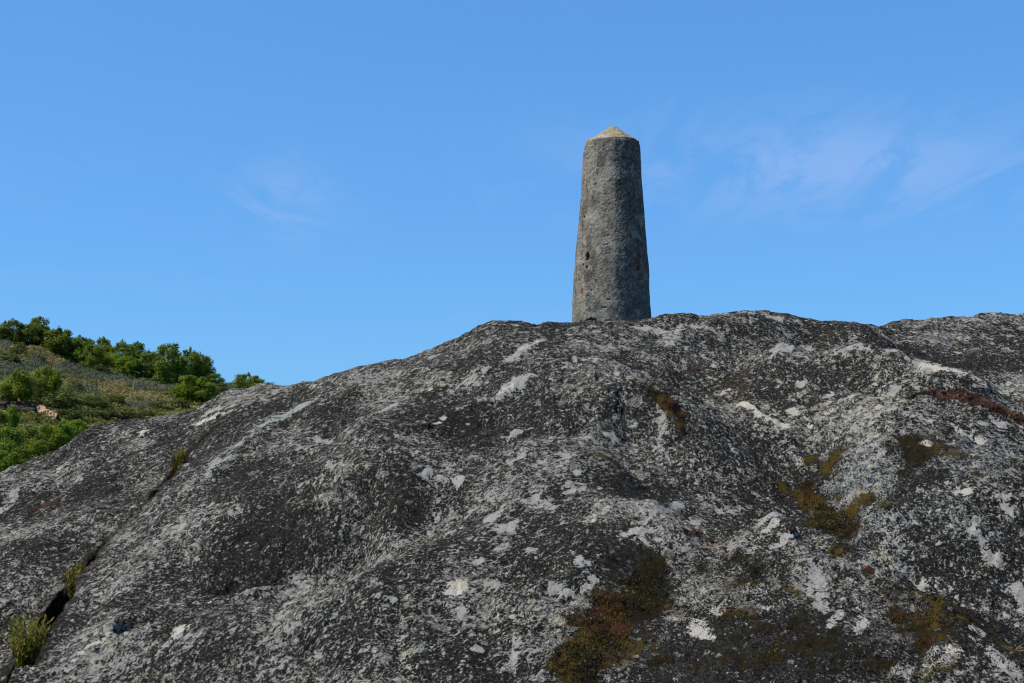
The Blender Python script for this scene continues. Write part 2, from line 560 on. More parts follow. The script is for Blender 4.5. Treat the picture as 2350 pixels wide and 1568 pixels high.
def blob(target, px, py, wpx, long=1.0, ang=0.0, amt=1.0, tn=None, soft=0.75, rag=0.9):
    """patch whose half width across the view is wpx picture units at that distance"""
    c, r, i, j = hit(px, py)
    R = wpx * r / F
    az = math.atan2(c[0], c[1]) + math.radians(ang)
    m = (np.abs(X - c[0]) < R * 2.2 * max(1, long)) & (np.abs(Y - c[1]) < R * 2.2 * max(1, long))
    ex, ey = X[m] - c[0], Y[m] - c[1]
    s = min(1.0, R / 0.10) * 0.05 + R * 0.25
    ex = ex + n_a[m] * s * rag
    ey = ey + n_b[m] * s * rag
    uu = ex * math.cos(az) - ey * math.sin(az)
    vv = ex * math.sin(az) + ey * math.cos(az)
    q = np.hypot(uu / R, vv / (R * long))
    f = (1 - sstep(q, 1 - soft, 1 + soft)) * amt
    f = f.astype(np.float32)
    if tn is not None:
        old = tone[m]
        tone[m] = np.where(f > target[m], tn, old)
    target[m] = np.maximum(target[m], f)


def stroke(target, line, wpx, amt=1.0, tn=None, rag=0.45, soft=0.8):
    g, ws = [], []
    wp = wpx if isinstance(wpx, (list, tuple)) else [wpx] * len(line)
    for (x, y), w_ in zip(line, wp):
        c, r, i, j = hit(x, y)
        g.append(c)
        ws.append(max(w_ * r / F, 0.006))
    dd, ss, al, m = poly_dist(np.array(g), ws)
    f = np.where(m, 1 - sstep(dd + rag * (n_a + 0.6 * n_c) * (dd < 6), 1 - soft, 1 + soft), 0).astype(np.float32) * amt
    if tn is not None:
        tone[:] = np.where(f > target, tn, tone)
    np.maximum(target, f, out=target)


def area(target, poly, amt=1.0, soft=0.10, rag=0.08):
    g = np.array([hit(x, y)[0] for x, y in poly])
    lo, hi = g.min(0) - 0.4, g.max(0) + 0.4
    m = (X > lo[0]) & (X < hi[0]) & (Y > lo[1]) & (Y < hi[1])
    xs, ys = X[m] + rag * n_a[m], Y[m] + rag * n_b[m]
    ins = np.zeros(xs.shape, bool)
    dm = np.full(xs.shape, 1e9)
    k = len(g)
    for a in range(k):
        p, q = g[a], g[(a + 1) % k]
        cond = (p[1] > ys) != (q[1] > ys)
        xi = p[0] + (ys - p[1]) / (q[1] - p[1] + 1e-12) * (q[0] - p[0])
        ins ^= cond & (xs < xi)
        v = q - p
        tt = np.clip(((xs - p[0]) * v[0] + (ys - p[1]) * v[1]) / (v @ v + 1e-12), 0, 1)
        dm = np.minimum(dm, np.hypot(xs - p[0] - tt * v[0], ys - p[1] - tt * v[1]))
    sd = np.where(ins, -dm, dm)
    f = ((1 - sstep(sd, -soft, soft)) * amt).astype(np.float32)
    target[m] = np.maximum(target[m], f)


# pale crusts: tone 0 grey, 1 white to beige, -1 grey-green
stroke(pale, [(478, 1100), (530, 1045), (600, 990), (690, 935), (720, 915)], [20, 22, 18, 16, 12], .8, -1)
stroke(pale, [(1135, 918), (1180, 892), (1222, 868)], [14, 26, 24], .95, -.4)
stroke(pale, [(1140, 915), (1175, 900)], 9, 1, 1)
stroke(pale, [(1165, 830), (1215, 795), (1250, 778)], [18, 22, 12], .9, 0)
stroke(pale, [(1190, 806), (1240, 782)], 6, 1, 1)
stroke(pale, [(970, 985), (1020, 962)], 7, 1, 1)
stroke(pale, [(1705, 935), (1740, 968), (1792, 985)], [12, 12, 16], 1, .8)
stroke(pale, [(1830, 1060), (1875, 1110), (1915, 1150)], 10, .6, .2)
stroke(pale, [(1780, 800), (1850, 800), (1930, 800), (2010, 815), (2100, 850), (2180, 872), (2250, 893), (2310, 920)], [22, 20, 22, 24, 20, 22, 20, 14], .6, .1)
stroke(pale, [(2120, 855), (2200, 880), (2260, 898)], 12, .9, .8)
blob(pale, 1800, 802, 34, .5, 0, 1.0, 0)
stroke(pale, [(1330, 825), (1400, 832)], 16, .95, 0)
stroke(pale, [(1280, 845), (1320, 838)], 10, .9, .1)
stroke(pale, [(2030, 765), (2120, 780), (2200, 805)], [6, 9, 8], .9, .3)
blob(pale, 2160, 785, 22, .5, 0, 1, .8)
stroke(pale, [(1380, 740), (1480, 755), (1560, 760), (1600, 745)], 14, .75, 0)
stroke(pale, [(1640, 722), (1740, 722), (1830, 735)], 12, .7, -.3)
stroke(pale, [(1130, 748), (1200, 745), (1270, 752)], 12, .6, 0)
stroke(pale, [(2200, 730), (2300, 735), (2350, 745)], 14, .65, -.2)
blob(pale, 1480, 920, 40, 1.0, 0, .42, -.2)
blob(pale, 1450, 960, 55, 1.0, 0, .36, -.2)
blob(pale, 1510, 975, 45, 1.0, 0, .42, -.1)
stroke(pale, [(1410, 1228), (1460, 1218), (1510, 1212)], [10, 16, 8], 1, 0)
stroke(pale, [(1480, 1195), (1520, 1178), (1570, 1168)], [7, 12, 8], 1, .1)
stroke(pale, [(1590, 1200), (1650, 1172), (1700, 1168)], [16, 12, 12], .75, .1)
blob(pale, 1755, 1195, 38, .9, 0, 1.0, .1)
blob(pale, 1775, 1215, 22, .8, 0, 1.0, .4)
blob(pale, 1810, 1250, 34, .7, 0, 1.0, .1)
blob(pale, 1470, 1240, 22, .5, 0, .95, .2)
blob(pale, 1340, 1345, 46, .7, 0, .95, 0)
blob(pale, 1300, 1362, 30, .5, 0, .85, 0)
blob(pale, 1330, 1300, 26, .8, 0, .9, -.1)
blob(pale, 1035, 1350, 36, .8, 0, 1.0, 1.0, .3, .5)
blob(pale, 1600, 1442, 30, 1.3, 0, 1.0, .5)
blob(pale, 1640, 1400, 26, 1.2, 0, .9, .4)
stroke(pale, [(1870, 1310), (1880, 1350), (1890, 1390)], [22, 26, 14], .9, 0)
stroke(pale, [(1850, 1290), (1870, 1320)], 18, .8, -.3)
stroke(pale, [(1930, 1385), (1925, 1410), (1905, 1425)], 10, 1, .1)
stroke(pale, [(1980, 1400), (1985, 1425), (1970, 1445)], 13, 1, .5)
stroke(pale, [(455, 970), (490, 955), (530, 942)], [9, 10, 7], 1, .9)
stroke(pale, [(470, 950), (530, 925), (545, 905)], 10, .8, .2)
blob(pale, 645, 893, 22, .7, 0, .95, .2)
blob(pale, 325, 997, 20, .8, 0, .9, .8)
stroke(pale, [(60, 1110), (20, 1150), (0, 1170)], 14, .75, .1)
blob(pale, 135, 1075, 11, .9, 0, .9, 1)
stroke(pale, [(200, 1500), (235, 1485), (250, 1470)], [8, 12, 5], .95, 1)
stroke(pale, [(165, 1530), (190, 1510)], 9, .9, 1)
blob(pale, 405, 1437, 24, .5, 0, 1, 1, .2)
blob(pale, 380, 1465, 20, .6, 0, .9, .4)
stroke(pale, [(440, 1392), (480, 1388)], 6, .9, .8)
stroke(pale, [(520, 1385), (600, 1360), (680, 1340), (760, 1322), (830, 1302)], [4, 7, 8, 8, 6], .7, -.2)
blob(pale, 740, 1000, 20, 1.0, 20, .95, .4)
blob(pale, 1060, 1095, 16, .6, 0, .95, .5)
blob(pale, 975, 1080, 20, .8, 0, .85, .1)
for (x, y, r_) in ((1190, 1048, 34), (1240, 1055, 22), (1310, 1045, 24), (1285, 1095, 34), (1310, 1120, 36), (1230, 1138, 30), (1330, 1085, 20), (1170, 1205, 34), (1130, 1180, 26),
                   (1215, 1190, 26), (1100, 1228, 30), (1150, 1255, 30), (1230, 1262, 26), (1040, 1215, 26), (1080, 1165, 22), (1060, 1395, 26), (1180, 1480, 42), (1130, 1500, 24), (1095, 1485, 20), (1230, 1500, 22),
                   (1100, 1290, 20), (1130, 1340, 26), (1000, 1185, 16), (1175, 1510, 26), (730, 1490, 22), (880, 1440, 12), (900, 1380, 12), (650, 1395, 20), (1400, 1005, 22), (1270, 1010, 26), (1180, 1000, 24), (1090, 1045, 16)):
    blob(pale, x, y, r_ * .85, .85, random.uniform(-30, 30), random.uniform(.8, 1), random.choice([-.6, -.2, 0, 0, .1, .3]))
for (x, y, r_, tn) in ((2200, 990, 22, .6), (2260, 975, 14, -.6), (2240, 1010, 20, .8), (1910, 935, 16, .7), (1840, 875, 18, .3), (1900, 905, 18, .3), (2010, 930, 20, .5), (2120, 1020, 16, .7), (2290, 970, 18, .3),
                       (2230, 1230, 14, .5), (2300, 1310, 16, .5), (2340, 1375, 24, .4), (2130, 1330, 16, .4), (2160, 1510, 34, .1), (2080, 1530, 30, .2), (2190, 1500, 20, .9), (2240, 1460, 18, .1), (1760, 1385, 12, 1.),
                       (1720, 1330, 22, .2), (2310, 1165, 18, .4), (2215, 1125, 16, .8), (1820, 945, 16, .6), (1860, 960, 18, .7), (1960, 905, 22, .4), (2050, 975, 14, .3), (1640, 870, 14, .6), (1660, 905, 18, .3)):
    blob(pale, x, y, r_, .9, random.uniform(-40, 40), .95, tn)
stroke(pale, [(2190, 1170), (2240, 1240), (2270, 1300)], 14, .6, .2)
stroke(pale, [(2215, 1465), (2270, 1500), (2330, 1555)], [8, 16, 20], .8, .2)
stroke(blue, [(1900, 1100), (2030, 1180), (2150, 1240), (2280, 1340)], [50, 80, 90, 70], .9)
stroke(blue, [(2100, 1050), (2200, 1060), (2300, 1020)], 60, .7)
stroke(blue, [(1500, 1510), (1600, 1500), (1680, 1480)], 40, .7)
area(blue, [(1750, 1440), (2300, 1440), (2350, 1568), (1500, 1568)], .4, .1)

area(pale, [(1100, 752), (1500, 742), (1850, 735), (1850, 800), (1600, 830), (1200, 830)], .36, .15, .1)
area(pale, [(1000, 1150), (1150, 1030), (1400, 1030), (1400, 1120), (1250, 1290), (1050, 1290)], .36, .15, .1)
area(pale, [(2080, 742), (2350, 730), (2350, 790), (2150, 790)], .33, .1, .1)
area(pale, [(200, 1568), (230, 1480), (480, 1400), (700, 1350), (700, 1568)], .30, .12, .1)
for ln in ([(560, 1060), (650, 985), (740, 930)], [(760, 1010), (850, 955), (930, 915)], [(880, 870), (960, 835), (1040, 805)], [(1000, 905), (1080, 865), (1150, 840)],
           [(1040, 950), (1100, 925), (1160, 905)], [(350, 1180), (420, 1120), (500, 1060)], [(620, 1150), (700, 1100), (760, 1075)], [(930, 1250), (970, 1200), (1010, 1140)],
           [(240, 1270), (300, 1230), (370, 1190)], [(1950, 1000), (2040, 1060), (2120, 1120)], [(1930, 1180), (2010, 1240), (2080, 1290)], [(2050, 830), (2130, 850), (2200, 880)]):
    stroke(pale, ln, random.uniform(7, 12), random.uniform(.42, .55), random.uniform(-.3, .4))
# dark crust
stroke(dark, [(640, 1200), (760, 1180), (860, 1190), (930, 1150)], [60, 90, 80, 50], .8)
stroke(dark, [(520, 1310), (640, 1290), (780, 1270)], 50, .6)
stroke(dark, [(560, 950), (700, 960), (850, 900), (1000, 850)], [40, 60, 60, 40], .5)
stroke(dark, [(2140, 850), (2250, 830), (2350, 850)], [20, 30, 30], .9)
stroke(dark, [(1960, 850), (2060, 870), (2150, 905)], 22, .6)
stroke(dark, [(560, 1080), (700, 1090), (860, 1050)], 60, .4)
stroke(dark, [(200, 1120), (320, 1130), (360, 1140)], 40, .6)
stroke(dark, [(1440, 1120), (1560, 1080), (1650, 1040)], 40, .5)
stroke(dark, [(1560, 1290), (1700, 1290), (1780, 1300)], 45, .7)
stroke(dark, [(1420, 1300), (1480, 1300), (1540, 1340), (1480, 1400)], 50, .9)
stroke(dark, [(1930, 1230), (1970, 1250)], 30, .7)
area(dark, [(1480, 1440), (1800, 1380), (2100, 1440), (2200, 1568), (1450, 1568)], .5, .12, .1)

# moss
area(moss, [(1410, 1290), (1480, 1275), (1560, 1320), (1520, 1390), (1460, 1440), (1440, 1500), (1390, 1568), (1250, 1568), (1285, 1470), (1330, 1405), (1385, 1375), (1400, 1330)], 1, .09, .07)
area(moss, [(1855, 1085), (1890, 1085), (1930, 1130), (1965, 1185), (1985, 1240), (1930, 1262), (1870, 1222), (1840, 1160)], 1.3, .12, .09)
stroke(dark, [(1890, 1180), (1930, 1230), (1960, 1250)], 24, .8)
stroke(moss, [(1490, 893), (1525, 915), (1555, 950), (1568, 985)], [10, 14, 16, 8], 1)
stroke(moss, [(1375, 1055), (1410, 1075), (1440, 1095)], 7, .9)
stroke(moss, [(1875, 1290), (1920, 1292), (1990, 1318), (2080, 1360), (2180, 1410)], [12, 14, 10, 8, 6], .9)
area(moss, [(1990, 1375), (2060, 1375), (2120, 1420), (2060, 1455), (1990, 1425)], .9, .06, .06)
stroke(dark, [(2070, 1020), (2110, 1090)], 40, .8)
area(moss, [(2040, 1000), (2110, 1010), (2140, 1090), (2090, 1115), (2050, 1070)], .7, .06, .08)
area(moss, [(1690, 1270), (1740, 1260), (1760, 1330), (1700, 1350)], .75, .05, .06)
stroke(moss, [(2060, 905), (2110, 895)], 9, .9)
blob(moss, 1800, 1100, 18, 1, 0, .7)
blob(moss, 1900, 1160, 44, 1.3, 0, 1.0)
blob(moss, 1930, 1215, 44, 1.0, 0, .95)
blob(moss, 1870, 1105, 22, 1.5, 0, .9)
blob(moss, 1990, 1155, 18, 1.2, 0, .9)
blob(moss, 1920, 1420, 30, 1, 0, .5)
area(moss, [(1440, 1420), (1900, 1380), (2350, 1440), (2350, 1568), (1440, 1568)], .45, .12, .1)
area(moss, [(1560, 1270), (1830, 1300), (1850, 1420), (1560, 1430)], .40, .12, .1)
area(moss, [(1980, 1040), (2300, 1030), (2330, 1120), (2020, 1160)], .36, .12, .1)
area(moss, [(1700, 840), (1760, 880), (1680, 900), (1600, 870)], .4, .1, .1)
# red stonecrop and russet moss
stroke(red, [(2080, 897), (2150, 895), (2220, 915), (2290, 940), (2350, 962)], [8, 11, 16, 22, 26], .85)
stroke(red, [(1570, 1212), (1610, 1222), (1640, 1235)], [8, 14, 10], .6)
stroke(red, [(545, 935), (505, 952), (470, 985), (430, 1020)], [12, 9, 7, 6], .5)
stroke(red, [(1545, 930), (1560, 960)], 8, .8)
stroke(red, [(1820, 885), (1880, 890)], 7, .45)
stroke(red, [(2200, 785), (2270, 780)], 6, .45)
blob(red, 1600, 850, 14, 1, 0, .6)
blob(red, 2270, 1520, 36, 1, 0, .45)
blob(red, 1540, 1390, 30, 1.2, 0, .55)
blob(red, 1820, 1240, 12, 1, 0, .35)
blob(red, 1370, 1420, 24, 1.2, 0, .5)
blob(red, 2150, 1080, 18, 1, 0, .6)
stroke(red, [(60, 1180), (110, 1150), (170, 1165), (260, 1165)], 9, .42)
stroke(red, [(290, 1215), (330, 1170), (400, 1070)], 9, .42)
blob(red, 470, 1255, 10, 1, 0, .5)

def gdir(a, b):
    p_, q_ = hit(*a), hit(*b)
    d_ = V[q_[2], q_[3]].astype(float) - V[p_[2], p_[3]].astype(float)
    return tuple(d_ / np.linalg.norm(d_))


DIR_L, DIR_R = gdir((640, 1000), (960, 830)), gdir((1720, 950), (2200, 1290))
rock_me = mesh_np("rock_outcrop", V.reshape(-1, 3), grid_faces(NR, NC)[:, ::-1])
for nm, ar in (('pale', pale), ('tone', tone), ('moss', moss), ('red', red), ('dark', dark), ('blue', blue), ('crack', crack_mask)):
    fattr(rock_me, nm, ar)


def rock_material():
    m = bpy.data.materials.new("lichen_granite")
    m.use_nodes = True
    n = NT(m.node_tree)
    geo = n.new('ShaderNodeNewGeometry')
    p0 = geo.outputs['Position']
    wob = n.vmath('SUBTRACT', n.noise(p0, 14, 3, .6, color=True), (.5, .5, .5))
    p = n.vmath('ADD', p0, n.vmath('SCALE', wob, scale=0.05))
    a_pale, a_tone, a_moss, a_red, a_dark, a_blue, a_crack = [n.attr(k) for k in ('pale', 'tone', 'moss', 'red', 'dark', 'blue', 'crack')]
    low = n.noise(p0, 1.9, 3, .55)
    mid = n.noise(p, 7.0, 9, .66, w=1.0)
    # crusts run along the ribs of the rock: one way left of the summit, the other way right of it
    px_ = n.new('ShaderNodeSeparateXYZ', Vector=p0).outputs[0]
    side_ = n.step(n.math('ADD', px_, n.math('MULTIPLY', n.math('SUBTRACT', low, .5), 1.2)), .25, .75)

    def along(dv, k):
        return n.vmath('SUBTRACT', p, n.vmath('SCALE', dv, scale=n.math('MULTIPLY', n.vmath('DOT_PRODUCT', p, dv), k)))
    pl_, pr_ = along(DIR_L, .20), along(DIR_R, .26)
    sml = n.new('ShaderNodeMix', {'data_type': 'FLOAT'})
    n.put(sml.inputs[0], side_)
    n.put(sml.inputs[2], n.noise(pl_, 36.0, 7, .70, w=2.0))
    n.put(sml.inputs[3], n.noise(pr_, 36.0, 7, .70, w=2.0))
    sml = sml.outputs[0]
    tiny = n.new('ShaderNodeMix', {'data_type': 'FLOAT'})
    n.put(tiny.inputs[0], side_)
    n.put(tiny.inputs[2], n.noise(pl_, 112.0, 5, .72, w=3.0))
    n.put(tiny.inputs[3], n.noise(pr_, 112.0, 5, .72, w=3.0))
    tiny = tiny.outputs[0]
    grit = n.noise(p0, 240.0, 3, .7, w=4.0)
    # black crust with grey specks
    base = n.mix(n.step(tiny, .42, .68), (.0088, .0087, .0086), (.056, .055, .051))
    dens = n.math('ADD', n.math('MULTIPLY', n.math('SUBTRACT', low, .5), .26), n.math('MULTIPLY', a_dark, -.048))
    dens = n.math('ADD', dens, n.math('MULTIPLY', a_blue, .022))
    calm = n.step(n.noise(p0, 2.4, 4, .6, w=41.0), .52, .63)
    dens = n.math('ADD', dens, n.math('MULTIPLY', calm, -.042))
    dens = n.math('ADD', dens, .008)
    s1 = n.math('ADD', n.math('ADD', n.math('MULTIPLY', tiny, .50), n.math('MULTIPLY', sml, .50)), dens)
    grey_sp = n.mix(n.step(mid, .40, .60), (.13, .128, .118), (.25, .244, .22))
    grey_sp = n.mix(n.math('MULTIPLY', a_blue, .8), grey_sp, (.15, .178, .20))
    f1 = n.step(s1, .505, .550)
    c = n.mix(n.math('MULTIPLY', f1, .85), base, grey_sp)
    # colour families of the pale lichens
    fam = n.noise(p0, 11.0, 2, .5, w=7.0)
    fam2 = n.noise(p0, 19.0, 2, .5, w=9.0)
    pc = n.mix(n.step(fam, .52, .62), (.345, .343, .335), (.38, .38, .275))
    pc = n.mix(n.step(fam2, .57, .63), pc, (.45, .39, .32))
    pc = n.mix(n.step(n.noise(p0, 15.0, 2, .5, w=12.0), .60, .66), pc, (.25, .31, .295))
    # large ragged crusts, then small pale flakes
    tn_ = n.math('MULTIPLY', n.math('SUBTRACT', tiny, .5), .25)
    lowb = n.math('MULTIPLY', n.math('SUBTRACT', n.noise(p0, .95, 3, .5, w=33.0), .5), .20)
    sL = n.math('ADD', n.math('ADD', n.math('ADD', lowb, n.math('MULTIPLY', mid, .75)), n.math('MULTIPLY', sml, .25)), n.math('ADD', n.math('MULTIPLY', dens, .6), tn_))
    fL = n.step(sL, .602, .618)
    c = n.mix(n.math('MULTIPLY', fL, .85), c, n.mix(.5, pc, (.27, .265, .255)))
    s2 = n.math('ADD', n.math('ADD', n.math('MULTIPLY', sml, .82), n.math('MULTIPLY', mid, .18)), n.math('ADD', n.math('MULTIPLY', dens, .6), tn_))
    f2 = n.step(s2, .556, .573)
    c = n.mix(n.math('MULTIPLY', f2, .9), c, pc)
    s4 = n.math('ADD', n.math('ADD', n.math('MULTIPLY', tiny, .78), n.math('MULTIPLY', sml, .22)), n.math('MULTIPLY', dens, .5))
    f4 = n.step(s4, .560, .582)
    c = n.mix(n.math('MULTIPLY', f4, .85), c, n.mix(.3, pc, (.42, .41, .36)))
    # round thalli, three sizes, ragged
    for (sc, wv, rmax, keep, cc) in ((11.0, 5.0, .42, .74, (.27, .265, .255)), (27.0, 15.0, .46, .66, (.34, .335, .29)), (60.0, 25.0, .48, .58, (.33, .32, .26))):
        pw = n.vmath('ADD', p0, n.vmath('SCALE', n.vmath('SUBTRACT', n.noise(p0, sc * 1.7, 6, .72, color=True, w=wv), (.5, .5, .5)), scale=1.9 / sc))
        vo = n.new('ShaderNodeTexVoronoi', {'feature': 'F1'}, Vector=pw, Scale=sc, Randomness=1.0)
        cr = n.new('ShaderNodeSeparateColor', Color=vo.outputs['Color'])
        rad_ = n.math('MULTIPLY', cr.outputs[0], rmax)
        inside = n.step(n.math('SUBTRACT', rad_, vo.outputs['Distance']), 0.0, .04)
        sel = n.step(n.math('ADD', cr.outputs[1], n.math('MULTIPLY', n.math('SUBTRACT', low, .5), .9)), keep, keep + .02)
        sel = n.math('MULTIPLY', sel, n.math('SUBTRACT', 1.0, n.math('MULTIPLY', a_dark, .6)))
        tint = n.mix(n.step(cr.outputs[2], .45, .55), cc, pc)
        c = n.mix(n.math('MULTIPLY', n.math('MULTIPLY', inside, sel), n.math('SUBTRACT', 1.0, n.math('MULTIPLY', n.step(tiny, .54, .50), .7))), c, tint)
    # authored crusts with holes
    hole = n.math('ADD', n.math('MULTIPLY', sml, .6), n.math('MULTIPLY', tiny, .5))
    ragged = n.math('ADD', n.math('MULTIPLY', n.math('SUBTRACT', hole, .55), 3.0), n.math('MULTIPLY', n.math('SUBTRACT', mid, .5), 2.2))
    f3 = n.step(n.math('ADD', n.math('MULTIPLY', a_pale, .62), ragged), .37, .42)
    f3 = n.math('MULTIPLY', f3, n.step(a_pale, .05, .25))
    cp_ = n.mix(n.step(a_tone, .1, .9), (.315, .312, .305), (.56, .515, .46))
    cp_ = n.mix(n.step(a_tone, -.1, -.9), cp_, (.25, .29, .265))
    cp_ = n.mix(.35, cp_, pc)
    cp_ = n.mix(n.math('MULTIPLY', n.step(tiny, .50, .66), .45), cp_, (.12, .117, .11))
    c = n.mix(f3, c, cp_)
    # soil in the crack, and the same dark colour in the hollow
    c = n.mix(n.math('MULTIPLY', a_crack, .85), c, n.mix(tiny, (.008, .007, .006), (.035, .027, .02)))
    # russet stonecrop
    fr = n.step(n.math('ADD', a_red, ragged), .50, .68)
    fr = n.math('MULTIPLY', fr, n.step(a_red, .05, .25))
    rc_ = n.mix(n.step(sml, .38, .62), (.022, .014, .010), (.105, .056, .038))
    c = n.mix(fr, c, rc_)
    # moss
    fm = n.step(n.math('ADD', a_moss, n.math('MULTIPLY', ragged, 1.5)), .55, .68)
    fm = n.math('MULTIPLY', fm, n.step(a_moss, .05, .25))
    mc = n.mix(n.step(mid, .40, .60), (.016, .014, .006), (.070, .050, .012))
    mc = n.mix(n.step(n.noise(p0, 5.0, 3, .5, w=21.0), .5, .62), mc, (.045, .022, .011))
    mc = n.mix(n.math('MULTIPLY', n.step(n.math('ADD', a_dark, n.math('MULTIPLY', ragged, .5)), .25, .6), .85), mc, (.012, .011, .006))
    mc = n.mix(n.step(tiny, .46, .30), mc, (.010, .009, .005))
    c = n.mix(fm, c, mc)
    # grain
    g = n.math('MAXIMUM', n.math('ADD', .18, n.math('MULTIPLY', grit, 1.64)), .25)
    cg = n.new('ShaderNodeVectorMath', {'operation': 'SCALE'})
    n.put(cg.inputs[0], c)
    n.put(cg.inputs['Scale'], g)
    # relief
    hgt = n.math('ADD', n.math('MULTIPLY', sml, .9), n.math('MULTIPLY', tiny, .55))
    hgt = n.math('ADD', hgt, n.math('MULTIPLY', grit, .16))
    hgt = n.math('ADD', hgt, n.math('MULTIPLY', f2, .10))
    bmp = n.new('ShaderNodeBump', Strength=.9, Distance=.026, Height=hgt)
    bs = n.new('ShaderNodeBsdfPrincipled', Base_Color=cg.outputs[0], Roughness=.95, Normal=bmp.outputs[0])
    bs.inputs['Specular IOR Level'].default_value = .04
    n.new('ShaderNodeOutputMaterial', Surface=bs.outputs[0])
    return m


rock = link("rock_outcrop", rock_me, rock_material())
tag(rock, kind='structure')


def surf(px, py):
    """point and normal on the finished rock seen at a picture point"""
    c, r, i, j = hit(px, py)
    return V[i, j].astype(float), Nn[i, j].astype(float)


def surf_top(px, py):
    """like surf, but level with the lips of the crack"""
    c, r, i, j = hit(px, py)
    q = V[i, j].astype(float)
    q[2] = np.percentile(V[i, j - 34:j + 20, 2], 62)
    return q, Nn[i, j].astype(float)


# ------------------------------------------------------------------ ground sheet round everything
def ground_material():
    m = bpy.data.materials.new("dry_heath_ground")
    m.use_nodes = True
    n = NT(m.node_tree)
    p = n.new('ShaderNodeNewGeometry').outputs['Position']
    a = n.noise(p, .05, 5, .6)
    b = n.noise(p, .6, 6, .65)
    c = n.mix(n.step(a, .42, .58), (.055, .062, .024), (.115, .092, .042))
    c = n.mix(n.math('MULTIPLY', n.step(b, .5, .7), .6), c, (.028, .038, .014))
    bmp = n.new('ShaderNodeBump', Strength=.6, Distance=.2, Height=b)
    bs = n.new('ShaderNodeBsdfPrincipled', Base_Color=c, Roughness=1.0, Normal=bmp.outputs[0])
    bs.inputs['Specular IOR Level'].default_value = .1
    n.new('ShaderNodeOutputMaterial', Surface=bs.outputs[0])
    return m


gx = np.r_[-9000, -4000, -1500, -600, np.linspace(-300, 300, 61), 600, 1500, 4000, 9000]
GX, GY = np.meshgrid(gx, gx)
GZ = -2.2 + 0.12 * fbm2(GX, GY, .05, 3, .5, 5) - 0.0006 * np.hypot(GX, GY)
ground = link("ground", mesh_np("ground", np.stack([GX, GY, GZ], -1).reshape(-1, 3), grid_faces(len(gx), len(gx))), ground_material())
tag(ground, kind='structure')

# ------------------------------------------------------------------ the stone pillar
PD = 9.30                                     # forward distance of its axis
PIL = [  # picture y, left x, right x
    (331, 1342, 1469), (350, 1339.5, 1471), (400, 1336, 1473.5), (450, 1333, 1476), (500, 1328.5, 1479.5), (545, 1324, 1484), (590, 1320, 1487.5),
    (630, 1316.5, 1490), (660, 1316, 1490), (690, 1314.5, 1492), (720, 1314, 1494), (737, 1313.5, 1494.5)]
mpp = PD / F
pc_z = np.array([at(1405, q[0], PD)[2] for q in PIL])
pc_x = np.array([at((q[1] + q[2]) / 2, q[0], PD)[0] for q in PIL])
pc_r = np.array([(q[2] - q[1]) / 2 * PD / F * 1.006 for q in PIL])
order = np.argsort(pc_z)
pc_z, pc_x, pc_r = pc_z[order], pc_x[order], pc_r[order]
ztop, zbot = pc_z[-1], pc_z[0] - 0.45
PS = PD / 12.25
base_x = float(pc_x[0])
NT_, NH = 420, 430
th = np.linspace(0, 2 * math.pi, NT_, endpoint=False)       # 0 = towards the camera, + = right
hz = np.linspace(zbot, ztop, NH)
rx = np.interp(hz, pc_z, pc_r)
cx_ = np.interp(hz, pc_z, pc_x)
nf = 8
off = math.radians(2)
loc_ = (th - off) % (2 * math.pi / nf) - math.pi / nf
facet = math.cos(math.pi / nf) / np.cos(loc_)
facet = facet / facet.max()
bl = 0.26
Rf = rx[:, None] * (1 - bl + bl * facet[None, :] * 1.035)
TX = cx_[:, None] - base_x + Rf * np.sin(th)[None, :]
TY = -Rf * np.cos(th)[None, :]
TZ = np.repeat(hz[:, None], NT_, 1)
nrm = np.stack([np.sin(th)[None, :] + 0 * TZ, -np.cos(th)[None, :] + 0 * TZ], -1)
nz = 0
for (fq, am, sd) in ((2.5, .007, 31), (7, .0028, 32), (22, .0016, 33), (60, .0020, 34)):
    nz = nz + am * PS * perlin3(TX * fq / PS, TY * fq / PS, TZ * fq / PS, sd)
pit = perlin3(TX * 45, TY * 45, TZ * 45, 39)
nz = nz - 0.006 * sstep(pit, .5, .8)
spot = np.zeros(TX.shape)
holes = np.zeros(TX.shape)


def dent(px, py, w_mm, h_mm, depth, rust=0.0, tilt=0.0):
    global nz
    p = at(px, py, PD - .20)
    k = int(np.clip(np.searchsorted(hz, p[2]), 0, NH - 1))
    s = (p[0] * PD / (PD - .20) - cx_[k]) / rx[k]
    t0 = math.asin(max(-.97, min(.97, s)))
    dt = ((th - t0 + math.pi) % (2 * math.pi) - math.pi)[None, :] * rx[k]
    dzz = TZ - p[2]
    a = dt * math.cos(tilt) + dzz * math.sin(tilt)
    b = -dt * math.sin(tilt) + dzz * math.cos(tilt)
    wv = 0.28 * perlin3(TX * 45, TY * 45, TZ * 45, 77)
    w_mm, h_mm, depth = w_mm * PS, h_mm * PS, depth * PS
    q = np.hypot(a / (w_mm / 2000), b / (h_mm / 2000)) + wv
    f = 1 - sstep(q, .55, 1.15)
    nz = nz - depth * f
    np.maximum(holes, f if depth > .009 else 0, out=holes)
    if rust:
        np.maximum(spot, (1 - sstep(q, .8, 1.9)) * rust, out=spot)


